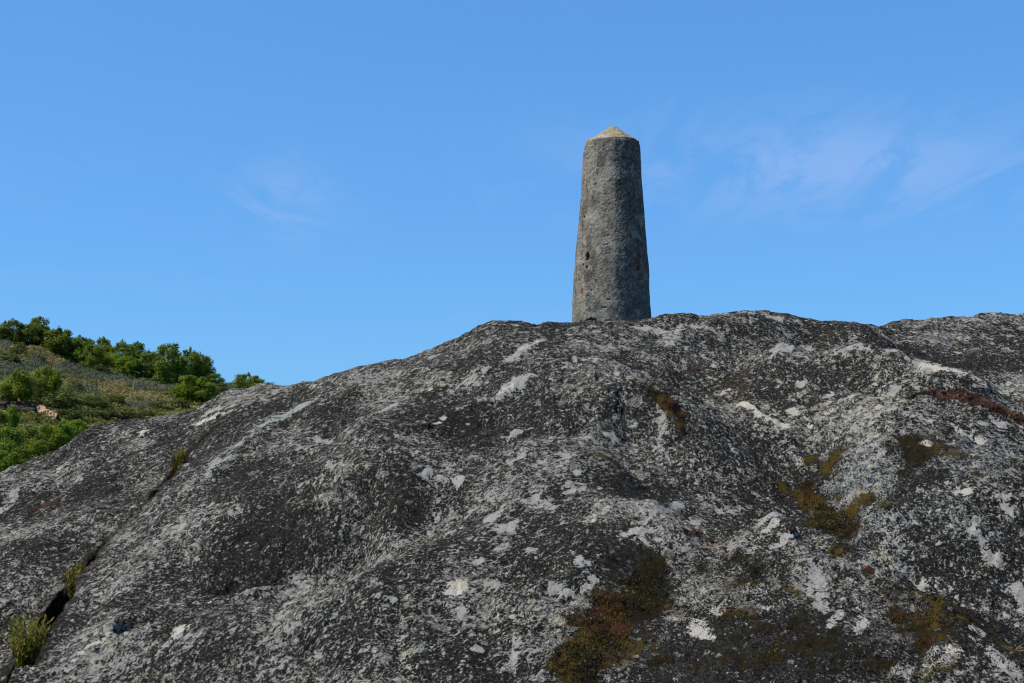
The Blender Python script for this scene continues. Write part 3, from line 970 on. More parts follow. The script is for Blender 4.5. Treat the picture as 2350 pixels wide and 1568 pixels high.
dent(1345, 588, 42, 66, .060, 0)
dent(1336, 605, 26, 20, .022, 0, .6)
dent(1343, 612, 26, 30, .024, .5)
dent(1460, 616, 52, 40, .022, .9)
dent(1386, 563, 60, 12, .010, 0, .2)
dent(1333, 667, 40, 60, .012, .9)
dent(1380, 708, 55, 16, .008, 0)
dent(1352, 737, 105, 42, .045, 0)
dent(1390, 739, 60, 16, .018, 0)
dent(1338, 492, 26, 18, .012, 0)
dent(1340, 525, 20, 40, .010, 0)
dent(1390, 690, 50, 20, .010, 0)
dent(1362, 420, 30, 30, .008, 0)
dent(1345, 355, 24, 20, .008, 0)
dent(1327, 640, 26, 40, .014, 0)
TX2 = TX + nrm[..., 0] * nz
TY2 = TY + nrm[..., 1] * nz
edge = sstep(TZ, ztop - 0.012, ztop + 0.002)
TX2 = (TX2 - (cx_[:, None] - base_x)) * (1 - 0.020 * edge) + (cx_[:, None] - base_x)
TY2 = TY2 * (1 - 0.020 * edge)
shaft_me = mesh_np("shaft", np.stack([TX2, TY2, TZ - pc_z[0]], -1).reshape(-1, 3), grid_faces(NH, NT_, True))
fattr(shaft_me, 'rust', spot)
fattr(shaft_me, 'hole', holes)
# cap: blunt cone
NC2 = 120
tt = np.linspace(0, 1, NC2)
SHP = [0, .03, .08, .88, .96, 1.0]
CAPH = 0.158 * PS
top_r = rx[-1]
capx = float(pc_x[-1]) - base_x
facet_t = (1 - bl + bl * facet * 1.035)
prof_r = np.interp(tt, SHP, [.978, .972, .925, .15, .075, 0.0]) * top_r
prof_z = np.interp(tt, SHP, [.002, .007, .014, CAPH * .90, CAPH * .965, CAPH])
KR = prof_r[:, None] * facet_t[None, :]
KX, KY, KZ = KR * np.sin(th)[None, :], -KR * np.cos(th)[None, :], np.repeat(prof_z[:, None], NT_, 1)
kn = 0
for (fq, am, sd) in ((7, .010, 41), (18, .006, 42), (50, .004, 43)):
    kn = kn + am * perlin3(KX * fq, KY * fq, KZ * fq + 3, sd)
kn = kn * sstep(tt, 0, .06)[:, None]
KX, KY, KZ = KX + .6 * kn * np.sin(th)[None, :] * sstep(tt, 1, .85)[:, None], KY - .6 * kn * np.cos(th)[None, :] * sstep(tt, 1, .85)[:, None], KZ + .7 * kn * sstep(tt, 1.05, .9)[:, None]
cap_me = mesh_np("cap", np.stack([KX + capx, KY, KZ + ztop - pc_z[0]], -1).reshape(-1, 3), grid_faces(NC2, NT_, True))


def stone_material(name, cap=False):
    m = bpy.data.materials.new(name)
    m.use_nodes = True
    n = NT(m.node_tree)
    p = n.new('ShaderNodeTexCoord').outputs['Object']
    nl = n.noise(p, 3.2, 4, .6, w=1.0)
    md = n.noise(p, 13, 5, .65, w=2.0)
    sm = n.noise(p, 48, 5, .7, w=3.0)
    ty = n.noise(p, 150, 3, .7, w=4.0)
    if cap:
        c = n.mix(n.step(md, .40, .62), (.25, .24, .195), (.28, .225, .11))
        c = n.mix(n.step(nl, .55, .65), c, (.40, .38, .33))
        c = n.mix(n.math('MULTIPLY', n.step(sm, .54, .64), .7), c, (.10, .095, .07))
        c = n.mix(n.step(n.noise(p, 22, 4, .6, w=8.0), .6, .68), c, (.22, .24, .20))
    else:
        c = n.mix(n.step(sm, .36, .62), (.085, .079, .066), (.245, .230, .188))
        c = n.mix(n.math('MULTIPLY', n.step(ty, .5, .62), .5), c, (.30, .285, .25))
        c = n.mix(n.math('MULTIPLY', n.step(n.math('ADD', n.math('MULTIPLY', nl, .6), n.math('MULTIPLY', md, .4)), .50, .60), .65), c, (.062, .067, .068))
        c = n.mix(n.math('MULTIPLY', n.step(n.math('ADD', n.math('MULTIPLY', md, .6), n.math('MULTIPLY', sm, .4)), .565, .61), .75), c, (.030, .031, .033))
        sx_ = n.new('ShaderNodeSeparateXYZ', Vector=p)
        # darker lichen crust on the right-hand faces, with their shade put into its colour
        crust_shade = n.math('MULTIPLY', n.step(n.math('ADD', sx_.outputs[0], n.math('MULTIPLY', n.math('SUBTRACT', md, .5), .30)), -.01, .07), n.math('ADD', .55, n.math('MULTIPLY', sx_.outputs[2], .22)))
        c = n.mix(crust_shade, c, n.mix(n.step(sm, .42, .62), (.045, .042, .036), (.165, .155, .128)))
        c = n.mix(n.math('MULTIPLY', n.step(n.noise(p, 5.5, 4, .6, w=6.0), .60, .66), .7), c, (.27, .265, .245))
        c = n.mix(n.math('MULTIPLY', n.step(n.noise(p, 9, 4, .65, w=9.0), .64, .68), .7), c, (.21, .20, .11))
        # rain streaks and broad blotches of crust
        stz = n.new('ShaderNodeMapping', Vector=p, Scale=(1, 1, .22))
        st1 = n.noise(stz.outputs[0], 16, 4, .6, w=17.0)
        c = n.mix(n.math('MULTIPLY', n.step(st1, .50, .64), .65), c, (.050, .048, .044))
        bl1 = n.noise(p, 7.0, 6, .62, w=18.0)
        c = n.mix(n.math('MULTIPLY', n.step(bl1, .54, .60), .55), c, (.30, .285, .245))
        c = n.mix(n.math('MULTIPLY', n.step(n.noise(p, 10.0, 6, .66, w=19.0), .56, .62), .6), c, (.060, .062, .060))
        rust = n.math('MULTIPLY', n.attr('rust'), n.step(n.math('ADD', sm, md), .75, 1.05))
        c = n.mix(rust, c, (.30, .105, .035))
        c = n.mix(n.math('MULTIPLY', n.attr('hole'), .6), c, (.05, .042, .032))
    gr = n.noise(p, 230, 3, .7, w=14.0)
    c = n.vmath('SCALE', c, scale=n.math('MAXIMUM', n.math('ADD', .2, n.math('MULTIPLY', gr, 1.6)), .3))
    h = n.math('ADD', n.math('MULTIPLY', sm, 1.0), n.math('MULTIPLY', ty, .45))
    b = n.new('ShaderNodeBump', Strength=.75, Distance=.012, Height=h)
    bs = n.new('ShaderNodeBsdfPrincipled', Base_Color=c, Roughness=.95, Normal=b.outputs[0])
    bs.inputs['Specular IOR Level'].default_value = .15
    n.new('ShaderNodeOutputMaterial', Surface=bs.outputs[0])
    return m


pillar = link("stone_pillar", None, loc=(base_x, PD, float(pc_z[0])))
tag(pillar, "weathered grey stone pillar with a pointed yellowish cap, standing alone on the rock crest", "pillar")
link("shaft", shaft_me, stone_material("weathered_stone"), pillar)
link("cap", cap_me, stone_material("lichen_cap_stone", True), pillar)

# ------------------------------------------------------------------ moss and stonecrop growing on the rock (uncountable)
def leaf_material(name, cols, trans=.25, rough=.7, obj_var=0.0):
    m = bpy.data.materials.new(name)
    m.use_nodes = True
    n = NT(m.node_tree)
    a = n.attr('tint')
    c = n.mix(n.step(a, 0, .5), cols[0], cols[1])
    c = n.mix(n.step(a, .5, 1), c, cols[2])
    if obj_var:
        oi = n.new('ShaderNodeObjectInfo')
        hs = n.new('ShaderNodeHueSaturation', Color=c)
        n.put(hs.inputs['Hue'], n.math('ADD', .5 - .03 * obj_var, n.math('MULTIPLY', oi.outputs['Random'], .06 * obj_var)))
        n.put(hs.inputs['Value'], n.math('ADD', 1 - .25 * obj_var, n.math('MULTIPLY', oi.outputs['Random'], .5 * obj_var)))
        c = hs.outputs[0]
    bs = n.new('ShaderNodeBsdfPrincipled', Base_Color=c, Roughness=rough)
    bs.inputs['Specular IOR Level'].default_value = .25
    tr = n.new('ShaderNodeBsdfTranslucent', Color=c)
    mx = n.new('ShaderNodeMixShader', Fac=trans)
    n.put(mx.inputs[1], bs.outputs[0])
    n.put(mx.inputs[2], tr.outputs[0])
    n.new('ShaderNodeOutputMaterial', Surface=mx.outputs[0])
    return m


def quads(c, nrm_, size, tint, aspect=.55, r=None):
    """leaf-shaped rhombs at c facing nrm_"""
    r = r or rng
    k = len(c)
    nrm_ = nrm_ / (np.linalg.norm(nrm_, axis=1, keepdims=True) + 1e-9)
    a = r.normal(size=(k, 3))
    u_ = np.cross(nrm_, a)
    u_ /= np.linalg.norm(u_, axis=1, keepdims=True) + 1e-9
    v_ = np.cross(nrm_, u_)
    s = np.asarray(size).reshape(-1, 1)
    co = np.stack([c - u_ * s, c - v_ * s * aspect, c + u_ * s, c + v_ * s * aspect], 1).reshape(-1, 3)
    f = np.arange(4 * k).reshape(-1, 4)
    return co, f, np.repeat(tint, 4)


def tufts(name, mask, count, hgt_, wid, mat, frame=True):
    """tiny upright leaflets rooted in the rock where mask is high"""
    el = V[..., 2] / np.hypot(V[..., 0], V[..., 1])
    ok = (mask > .45) & (np.abs(azc)[None, :] < math.radians(22)) & (rr[:, None] > 3.6) & (rr[:, None] < 15)
    idx = np.flatnonzero(ok)
    if not len(idx):
        return None
    wgt = (mask.ravel()[idx] * rr[idx // NC] ** 1.0)
    idx = rng.choice(idx, size=count, p=wgt / wgt.sum())
    base = V.reshape(-1, 3)[idx].astype(float) + rng.normal(size=(count, 3)) * .004
    nn = Nn.reshape(-1, 3)[idx].astype(float)
    up = nn * .6 + np.array([0, 0, .5]) + rng.normal(size=(count, 3)) * .55
    up /= np.linalg.norm(up, axis=1, keepdims=True)
    sd = np.cross(up, rng.normal(size=(count, 3)))
    sd /= np.linalg.norm(sd, axis=1, keepdims=True)
    hh = (hgt_ * rng.uniform(.5, 1.3, count))[:, None]
    ww_ = (wid * rng.uniform(.6, 1.4, count))[:, None]
    base = base - nn * .002
    co = np.stack([base, base + up * hh * .5 - sd * ww_, base + up * hh, base + up * hh * .5 + sd * ww_], 1).reshape(-1, 3)
    me = mesh_np(name, co, np.arange(4 * count).reshape(-1, 4), False)
    clump = perlin3(base[:, 0] * 9, base[:, 1] * 9, base[:, 2] * 9, 5)
    fattr(me, 'tint', np.repeat(np.clip(.5 + clump * .9 + rng.normal(size=count) * .18, 0, 1), 4))
    return link(name, me, mat)


o = tufts("moss", np.clip(moss - .34 + .60 * n_c + .25 * n_a, 0, 1) * (moss > .2), 22000, .008, .0026, leaf_material("moss_leaflets", [(.012, .011, .005), (.045, .033, .010), (.12, .085, .020)], .2))
tag(o, kind='stuff')
o = tufts("stonecrop", np.clip(red - .30 + .55 * n_c + .25 * n_a, 0, 1) * (red > .2), 6500, .013, .003, leaf_material("red_stonecrop", [(.035, .018, .012), (.11, .055, .036), (.22, .13, .085)], .2))
tag(o, kind='stuff')

# ------------------------------------------------------------------ plants rooted in the crack
plant_leaf = leaf_material("crack_plant_leaf", [(.050, .068, .012), (.120, .135, .018), (.27, .25, .05)], .40)
plant_stem = leaf_material("crack_plant_stem", [(.09, .035, .02), (.13, .06, .025), (.20, .12, .05)], .1)
straw_mat = leaf_material("dry_straw", [(.20, .12, .07), (.34, .26, .15), (.48, .40, .26)], .2)


def tube(pts_, r0, r1, sides=5):
    pts_ = np.asarray(pts_)
    k = len(pts_)
    tg = np.gradient(pts_, axis=0)
    tg /= np.linalg.norm(tg, axis=1, keepdims=True) + 1e-9
    ref = np.array([.31, .9, .2])
    a = np.cross(tg, ref)
    a /= np.linalg.norm(a, axis=1, keepdims=True) + 1e-9
    b = np.cross(tg, a)
    an = np.linspace(0, 2 * math.pi, sides, endpoint=False)
    rr_ = np.linspace(r0, r1, k)[:, None, None]
    co = pts_[:, None, :] + rr_ * (a[:, None, :] * np.cos(an)[None, :, None] + b[:, None, :] * np.sin(an)[None, :, None])
    return co.reshape(-1, 3), grid_faces(k, sides, True)


class Acc:
    def __init__(self):
        self.c, self.f, self.t, self.n = [], [], [], 0

    def add(self, c, f, t):
        self.c.append(c)
        self.f.append(f + self.n)
        self.t.append(np.broadcast_to(t, len(c)))
        self.n += len(c)

    def mesh(self, name, smooth=False):
        me = mesh_np(name, np.concatenate(self.c), np.concatenate(self.f), smooth)
        fattr(me, 'tint', np.concatenate(self.t))
        return me


def crack_plant(px, py, hgt_, spread, nst, label, dens=26, leaf=.016, seed=1):
    r = np.random.default_rng(seed)
    p, nn = surf_top(px, py)
    root = link("crack_plant", None, loc=tuple(p - np.array([0, 0, .05])))
    tag(root, label, "wild plant", "plants rooted in the crack")
    st, lv = Acc(), Acc()
    for k in range(nst):
        a = r.uniform(0, 2 * math.pi)
        lean = r.uniform(0, 1) ** .7 * spread
        h = hgt_ * r.uniform(.55, 1.05)
        b0 = np.array([math.cos(a), math.sin(a), 0]) * r.uniform(0, .35) * spread
        tip = b0 + np.array([math.cos(a) * lean, math.sin(a) * lean, h])
        s = np.linspace(0, 1, 9)[:, None]
        curve = b0 + (tip - b0) * s * np.array([1, 1, 1]) - np.array([math.cos(a), math.sin(a), 0]) * lean * .45 * (s * (1 - s))
        curve += r.normal(size=curve.shape) * .0015
        c, f = tube(curve, .0022, .0008, 5)
        st.add(c, f, r.uniform(.1, .8))
        nl_ = int(dens * h / hgt_)
        for q in range(nl_):
            tq = .22 + .78 * (q + r.uniform(0, 1)) / nl_
            o_ = np.array([np.interp(tq, s[:, 0], curve[:, i]) for i in range(3)])
            an = q * 2.4 + r.uniform(-.4, .4)
            d_ = np.array([math.cos(an) * .62, math.sin(an) * .62, .78 + r.uniform(-.35, .25)])
            d_ /= np.linalg.norm(d_)
            ln = leaf * r.uniform(.7, 1.25) * (1.15 - .5 * tq)
            sd = np.cross(d_, [0, 0, 1])
            sd /= np.linalg.norm(sd) + 1e-9
            w_ = ln * .16
            lift_ = np.cross(sd, d_) * ln * .05
            # six-point blade folded along the midrib
            cpt = np.array([o_, o_ + d_ * ln * .4 - sd * w_ + lift_, o_ + d_ * ln, o_ + d_ * ln * .45 - lift_,
                            o_ + d_ * ln * .4 + sd * w_ + lift_])
            fc = np.array([[0, 3, 2, 1], [0, 4, 2, 3]])
            old = 1 if (tq < .45 and r.uniform() < .5) else 0
            lv.add(cpt, fc, np.clip(r.normal(.42 + .35 * tq - .2 * old, .2), 0, 1))
    link("stem", st.mesh("stem", True), plant_stem, root)
    link("foliage", lv.mesh("foliage"), plant_leaf, root)
    return root


crack_plant(56, 1500, .29, .12, 32, "bushy yellow-green plant in the crack at the lower left corner, largest of the crack plants", 42, .042, 3)
crack_plant(170, 1330, .22, .06, 16, "slender yellow-green plant in the middle of the dark crack, on the left slab", 38, .036, 5)
crack_plant(410, 1064, .17, .05, 14, "small yellow-green plant high in the crack near the distant hill", 34, .034, 8)


def dry_tuft(px, py, n_, hgt_, spread, label, seed, lie=0.0, group="tufts of dry grass on the rock"):
    r = np.random.default_rng(seed)
    p, nn = surf(px, py)
    ac_ = Acc()
    for k in range(n_):
        a = r.uniform(0, 2 * math.pi)
        h = hgt_ * r.uniform(.5, 1.1)
        ln = spread * r.uniform(.2, 1)
        b0 = np.array([r.normal() * spread * .4, r.normal() * spread * .4, -.01])
        s = np.linspace(0, 1, 7)[:, None]
        tip = np.array([math.cos(a) * ln, math.sin(a) * ln, h * (1 - lie)])
        curve = b0 + s * tip * np.array([1, 1, 1]) + np.array([math.cos(a), math.sin(a), -.3]) * s ** 2 * ln * .6
        c, f = tube(curve, .0011, .0004, 4)
        ac_.add(c, f, r.uniform(0, 1))
    o_ = link("dry_grass_tuft", ac_.mesh("dry_grass_tuft", True), straw_mat, loc=tuple(p))
    return tag(o_, label, "dry grass", group)


dry_tuft(352, 1145, 34, .055, .03, "brownish dry grass tuft with bent straws in the crack, between the upper two plants", 11)
dry_tuft(372, 1118, 12, .03, .06, "pale straws lying flat across the crack, just below the small upper plant", 12, .6)
dry_tuft(450, 1005, 26, .035, .04, "thin reddish dry grass beside the crack, above the small upper plant", 13, .2)
dry_tuft(2148, 1135, 3, .075, .012, "single tall dry stalk standing on the right part of the rock", 14)
dry_tuft(2320, 1490, 24, .05, .05, "pale dry grass wisp at the lower right edge of the picture", 15, .3)
dry_tuft(1600, 1235, 40, .03, .06, "flat russet dry grass in the dip of the front knoll", 16, .5)

# ------------------------------------------------------------------ the hill at the left
HC_PX = np.array([-900, -300, 0, 75, 131, 175, 278, 387, 465, 530, 571, 640, 800, 1100, 1500])
HC_PY = np.array([700, 735, 775, 786, 808, 825, 850, 868, 876, 884, 893, 902, 960, 1060, 1140])
hx, hy, hzz = ray(HC_PX, HC_PY)
h_az, h_el = np.arctan2(hx, hy), hzz / np.hypot(hx, hy)
R0, R1 = 58.0, 132.0


def hill_z(x, y):
    az, r = np.arctan2(x, y), np.hypot(x, y)
    ec = np.interp(az, h_az, h_el)
    s = np.clip((r - R0) / (R1 - R0), -.3, 1)
    e = -0.012 + (ec + .012) * np.where(s > 0, s ** .82, s)
    z = e * r
    back_ = np.clip(r - R1, 0, None)
    z = np.where(r > R1, ec * R1 + back_ * .035 - back_ ** 2 * .0016, z)
    z = np.maximum(z, -4)
    z = z - 3.5 * (1 - sstep(r, 22, 44))
    rough = .55 * fbm2(x, y, .055, 4, .5, 21)
    return z + rough * sstep(r, R0 - 5, R0 + 20) * (1 - sstep(r, 105, 128)) + .12 * fbm2(x, y, .4, 3, .5, 25)


def hill_hit(px, py, rmax=150):
    dx, dy, dz = ray(px, py)
    h = math.hypot(dx, dy)
    r = np.linspace(R0 - 8, rmax, 900)
    x, y, z = r * dx / h, r * dy / h, r * dz / h
    hzv = hill_z(x, y)
    k = np.flatnonzero(hzv >= z)
    i = int(k[0]) if len(k) else int(np.argmax(hzv / r))
    return np.array([x[i], y[i], hzv[i]])


ha = np.radians(np.linspace(-75, 12, 420))
hr = np.geomspace(16, 420, 460)
HX, HY = hr[:, None] * np.sin(ha)[None, :], hr[:, None] * np.cos(ha)[None, :]
HZ = hill_z(HX, HY)
hill_me = mesh_np("hill", np.stack([HX, HY, HZ], -1).reshape(-1, 3), grid_faces(len(hr), len(ha))[:, ::-1])


def hill_material():
    m = bpy.data.materials.new("heath_hillside")
    m.use_nodes = True
    n = NT(m.node_tree)
    p = n.new('ShaderNodeNewGeometry').outputs['Position']
    a = n.noise(p, .11, 4, .6)
    b = n.noise(p, .55, 5, .65)
    t_ = n.noise(p, 3.0, 4, .7)
    c = n.mix(n.step(a, .40, .56), (.080, .098, .028), (.19, .178, .062))
    c = n.mix(n.math('MULTIPLY', n.step(b, .48, .62), .8), c, (.066, .084, .024))
    c = n.mix(n.math('MULTIPLY', n.step(t_, .5, .66), .5), c, (.16, .14, .075))
    bmp = n.new('ShaderNodeBump', Strength=.7, Distance=.25, Height=n.math('ADD', b, t_))
    bs = n.new('ShaderNodeBsdfPrincipled', Base_Color=c, Roughness=1.0, Normal=bmp.outputs[0])
    bs.inputs['Specular IOR Level'].default_value = .1
    n.new('ShaderNodeOutputMaterial', Surface=bs.outputs[0])
    return m


hill = link("hill", hill_me, hill_material())
tag(hill, kind='structure')

# ---- crowns made of leaf clumps
def crown_mesh(seed, nleaf, spiky=.5, leaf=.030):
    """crown about one unit wide and one high, base at z = 0"""
    r = np.random.default_rng(seed)
    lobes = [(np.array([0, 0, .45]), np.array([.34, .34, .38]))]
    for k in range(32):
        a, zz_ = r.uniform(0, 2 * math.pi), r.uniform(.05, .88)
        wid_ = math.sqrt(max(0.02, 1 - ((zz_ - .42) / .55) ** 2)) * .38
        rad_ = wid_ * r.uniform(.55, 1.05)
        s = r.uniform(.09, .19) * (1.15 - .45 * zz_)
        lobes.append((np.array([math.cos(a) * rad_, math.sin(a) * rad_, zz_]), np.array([s, s, s * r.uniform(.75, 1.2)])))
    for k in range(int(11 * spiky)):
        a = r.uniform(0, 2 * math.pi)
        q = r.uniform(0, .26)
        s = r.uniform(.035, .06)
        lobes.append((np.array([math.cos(a) * q, math.sin(a) * q, r.uniform(.84, 1.0) - q * .4]), np.array([s, s, s * r.uniform(1.4, 2.4)])))
    wts = np.array([(l[1].prod()) ** (2 / 3) for l in lobes])
    wts /= wts.sum()
    which = r.choice(len(lobes), size=nleaf, p=wts)
    dirs = r.normal(size=(nleaf, 3))
    dirs /= np.linalg.norm(dirs, axis=1, keepdims=True)
    ctr = np.array([l[0] for l in lobes])[which]
    sz = np.array([l[1] for l in lobes])[which]
    shell = r.uniform(0, 1, (nleaf, 1)) ** .35 * 1.08
    c = ctr + dirs * sz * shell
    gap = perlin3(c[:, 0] * 9, c[:, 1] * 9, c[:, 2] * 9, seed)
    keep = (gap > -.42) & (c[:, 2] > .01)
    c, dirs = c[keep], dirs[keep]
    nn = dirs * .8 + np.array([0, 0, .45]) + r.normal(size=c.shape) * .5
    cl_ = perlin3(c[:, 0] * 5, c[:, 1] * 5, c[:, 2] * 5, seed + 5)
    tint = np.clip(.45 + .5 * cl_ + r.normal(size=len(c)) * .18, 0, 1)
    co, f, tn = quads(c, nn, leaf * r.uniform(.6, 1.3, len(c)), tint, .6, r)
    me = mesh_np("crown", co, f, False)
    fattr(me, 'tint', tn)
    return me


def trunk_mesh(seed):
    r = np.random.default_rng(seed)
    ac_ = Acc()
    ac_.add(*tube(np.array([[0, 0, -.12], [.01, .0, .1], [0, .015, .3], [.01, 0, .62]]), .042, .012, 7), .5)
    for k in range(5):
        a = r.uniform(0, 2 * math.pi)
        z0 = r.uniform(.10, .4)
        e = np.array([math.cos(a) * .26, math.sin(a) * .26, z0 + r.uniform(.2, .4)])
        ac_.add(*tube(np.array([[0, 0, z0], e * [.5, .5, 1] * .5 + np.array([0, 0, z0]) * .5 + [0, 0, .02], e]), .018, .005, 5), .5)
    return ac_.mesh("trunk", True)


oak = leaf_material("oak_leaves", [(.055, .095, .012), (.125, .190, .016), (.25, .28, .030)], .42, .55, .55)
bright = leaf_material("bright_leaves", [(.060, .115, .006), (.145, .225, .010), (.29, .32, .022)], .42, .55, .35)
olive = leaf_material("gorse_leaves", [(.034, .050, .010), (.075, .105, .016), (.15, .175, .030)], .2, .7, .4)
scrub = leaf_material("scrub_leaves", [(.060, .068, .016), (.125, .130, .030), (.22, .205, .055)], .2, .8)
bark = leaf_material("bark", [(.06, .045, .035), (.08, .06, .045), (.10, .08, .06)], 0, .9)
greyheath = leaf_material("grey_heather_leaves", [(.060, .074, .044), (.096, .114, .078), (.140, .160, .118)], .1, .8)
CROWNS = {m_: [crown_mesh(100 * q + s, 12500, sp, lf) for s in range(5)] for q, (m_, sp, lf) in enumerate((('oak', 1.0, .0235), ('bright', .5, .0235)))}
LOWC = [crown_mesh(900 + s, 2600, .1, .034) for s in range(4)]
TRUNKS = [trunk_mesh(50 + s) for s in range(3)]
for k_, mt in (('oak', oak), ('bright', bright)):
    for me in CROWNS[k_]:
        me.materials.append(mt)
for me in LOWC:
    me.materials.append(olive)
for me in TRUNKS:
    me.materials.append(bark)


def hp(cx, cy):           # enlargement of the hill -> picture units
    return cx * .3122, 673 + cy * .3122


def tree(cx, top, base, wid_, label, kind='oak', var=0, deeper=0.0, group="trees along the hill crest", name="oak_tree", cat="tree"):
    px, pb = hp(cx, base)
    _, pt = hp(cx, top)
    p = hill_hit(px, pb)
    dist = p[1] + deeper
    dx, dy, dz = ray(px, pb)
    x, y = dx / dy * dist, dist
    z = float(hill_z(np.array(x), np.array(y))) if deeper == 0 else dz / dy * dist
    ztop_ = ray(px, pt)[2] / ray(px, pt)[1] * dist
    H = max(.6, ztop_ - z)
    wm = wid_ * .3122 * dist / F * (1.12 if "crest" in group else 1.0)
    r = random.Random(int(cx * 13 + top))
    root = link(name, None, loc=(x, y, z), rot=(0, 0, r.uniform(0, 6.28)))
    tag(root, label, cat, group)
    link("trunk", TRUNKS[var % 3], None, root, scale=(wm * .9, wm * .9, H * .9))
    link("crown", CROWNS[kind][var % 5], None, root, loc=(0, 0, -.07 * H), scale=(wm * 1.38, wm * 1.38, H * 1.08))
    return root


tree(0, 268, 345, 120, "low rounded tree cut off by the left picture edge, on the hill crest", var=0)
tree(85, 195, 352, 165, "broad dark green tree near the left edge, leftmost full tree on the hill crest", var=1)
tree(285, 172, 330, 125, "tallest spired tree on the hill crest, rising behind its neighbours at the left", var=2, deeper=6)
tree(230, 225, 385, 170, "mid-height green tree directly in front of the tallest spired crest tree", var=3)
tree(335, 268, 405, 130, "yellowish green tree just right of the tallest spired crest tree", 'bright', var=0)
tree(430, 262, 470, 235, "very wide dark green flat-topped tree, third big crown from the left on the crest", var=4)
tree(580, 320, 525, 190, "round leafy tree right of the very wide flat-topped crest tree", var=1)
tree(635, 330, 480, 130, "yellow-green crown peeping between two darker crest trees left of the slim spire", 'bright', var=1, deeper=4)
tree(690, 385, 575, 170, "dark low-branched tree beneath the slim pale spire on the crest", var=2)
tree(755, 316, 470, 90, "slim pale spire-topped tree sticking up in the middle of the crest row", 'bright', var=2, deeper=6)
tree(785, 380, 540, 130, "light green tree just right of the slim pale spire on the crest", 'bright', var=3, deeper=2)
tree(890, 365, 580, 190, "twin-topped dark green tree right of the gap in the crest row", var=0)
tree(1005, 362, 520, 120, "dark tree with small pointed top behind the twin-topped crest tree", var=3, deeper=5)
tree(960, 450, 612, 160, "low leafy tree in front of the two dark crest trees right of the middle", 'bright', var=4)
tree(1090, 430, 625, 150, "mid-green tree in the dip of the crest row, left of its tallest right-hand crown", var=4)
tree(1160, 425, 640, 120, "small yellow-green tree squeezed in the dip beside the tallest right-hand crown", 'bright', var=0, deeper=2)
tree(1245, 368, 665, 190, "tallest crown in the right half of the crest row, peaked and dark green", var=2)
tree(1395, 412, 655, 185, "broad dark tree at the right end of the crest row, beside the peaked crown", var=1)
tree(1490, 462, 660, 130, "last full-size tree at the right end of the crest row", var=3)
tree(1580, 592, 690, 110, "small round tree on the slope right of the crest row, against the sky", var=0)
tree(1405, 600, 800, 220, "bright green round tree on the slope below the right end of the crest row", 'bright', var=1, group="trees on the open hillside")
tree(1520, 655, 812, 160, "darker green bush-like tree touching the bright round tree, near the rock edge", 'oak', var=2, group="trees on the open hillside")
tree(1830, 588, 740, 200, "lone yellow-green tree top showing above the rock, right of the hill", 'bright', var=3, deeper=-20, group="trees on the open hillside")
tree(122, 552, 805, 195, "bright green round tree standing alone on the slope, left one of the pair", 'bright', var=4, group="trees on the open hillside")
tree(338, 530, 760, 178, "bright green round tree standing alone on the slope, right one of the pair", 'bright', var=2, group="trees on the open hillside")
# wood at the foot of the hill
for (cx, top, base, wd, lb, kd, vr) in (
        (0, 880, 1120, 200, "dark green tree at the left edge of the low wood, below the earth bank", 'oak', 0),
        (85, 818, 1000, 95, "taller green tree of the low wood, standing before the dark earth cut", 'bright', 1),
        (55, 985, 1250, 230, "deep green tree in the middle left of the low wood near the rock", 'oak', 2),
        (200, 990, 1230, 220, "dark blue-green tree in the centre of the low wood", 'oak', 3),
        (330, 960, 1180, 230, "light green tree right of centre in the low wood", 'bright', 2),
        (430, 960, 1150, 190, "yellowish green tree of the low wood bordering the rock slope", 'bright', 3),
        (520, 925, 1090, 210, "rightmost light green tree of the low wood, against the rock edge", 'bright', 0),
        (600, 950, 1060, 110, "small green treetop at the right tip of the low wood", 'bright', 4),
        (30, 1150, 1380, 220, "nearest yellow-green tree at the lower left of the low wood", 'bright', 1),
        (150, 1130, 1350, 170, "shaded green tree low down, touching the rock at the left", 'oak', 4),
        (270, 1070, 1290, 180, "leafy green tree above the rock edge, low in the wood", 'bright', 0)):
    tree(cx, top, base, wd, lb, kd, vr, group="trees of the low wood at the foot of the hill")


def shrub(cx, top, base, wid_, label, var=0):
    px, pb = hp(cx, base)
    _, pt = hp(cx, top)
    p = hill_hit(px, pb)
    wm = wid_ * .3122 * p[1] / F
    H = max(.35, (base - top) * .3122 * p[1] / F)
    r = random.Random(int(cx * 7 + top))
    o_ = link("gorse_shrub", LOWC[var % 4], None, loc=(p[0], p[1], p[2] - .08), rot=(0, 0, r.uniform(0, 6.28)), scale=(wm * 1.3, wm * 1.15, H * 1.25))
    return tag(o_, label, "shrub", "gorse shrubs on the hillside")


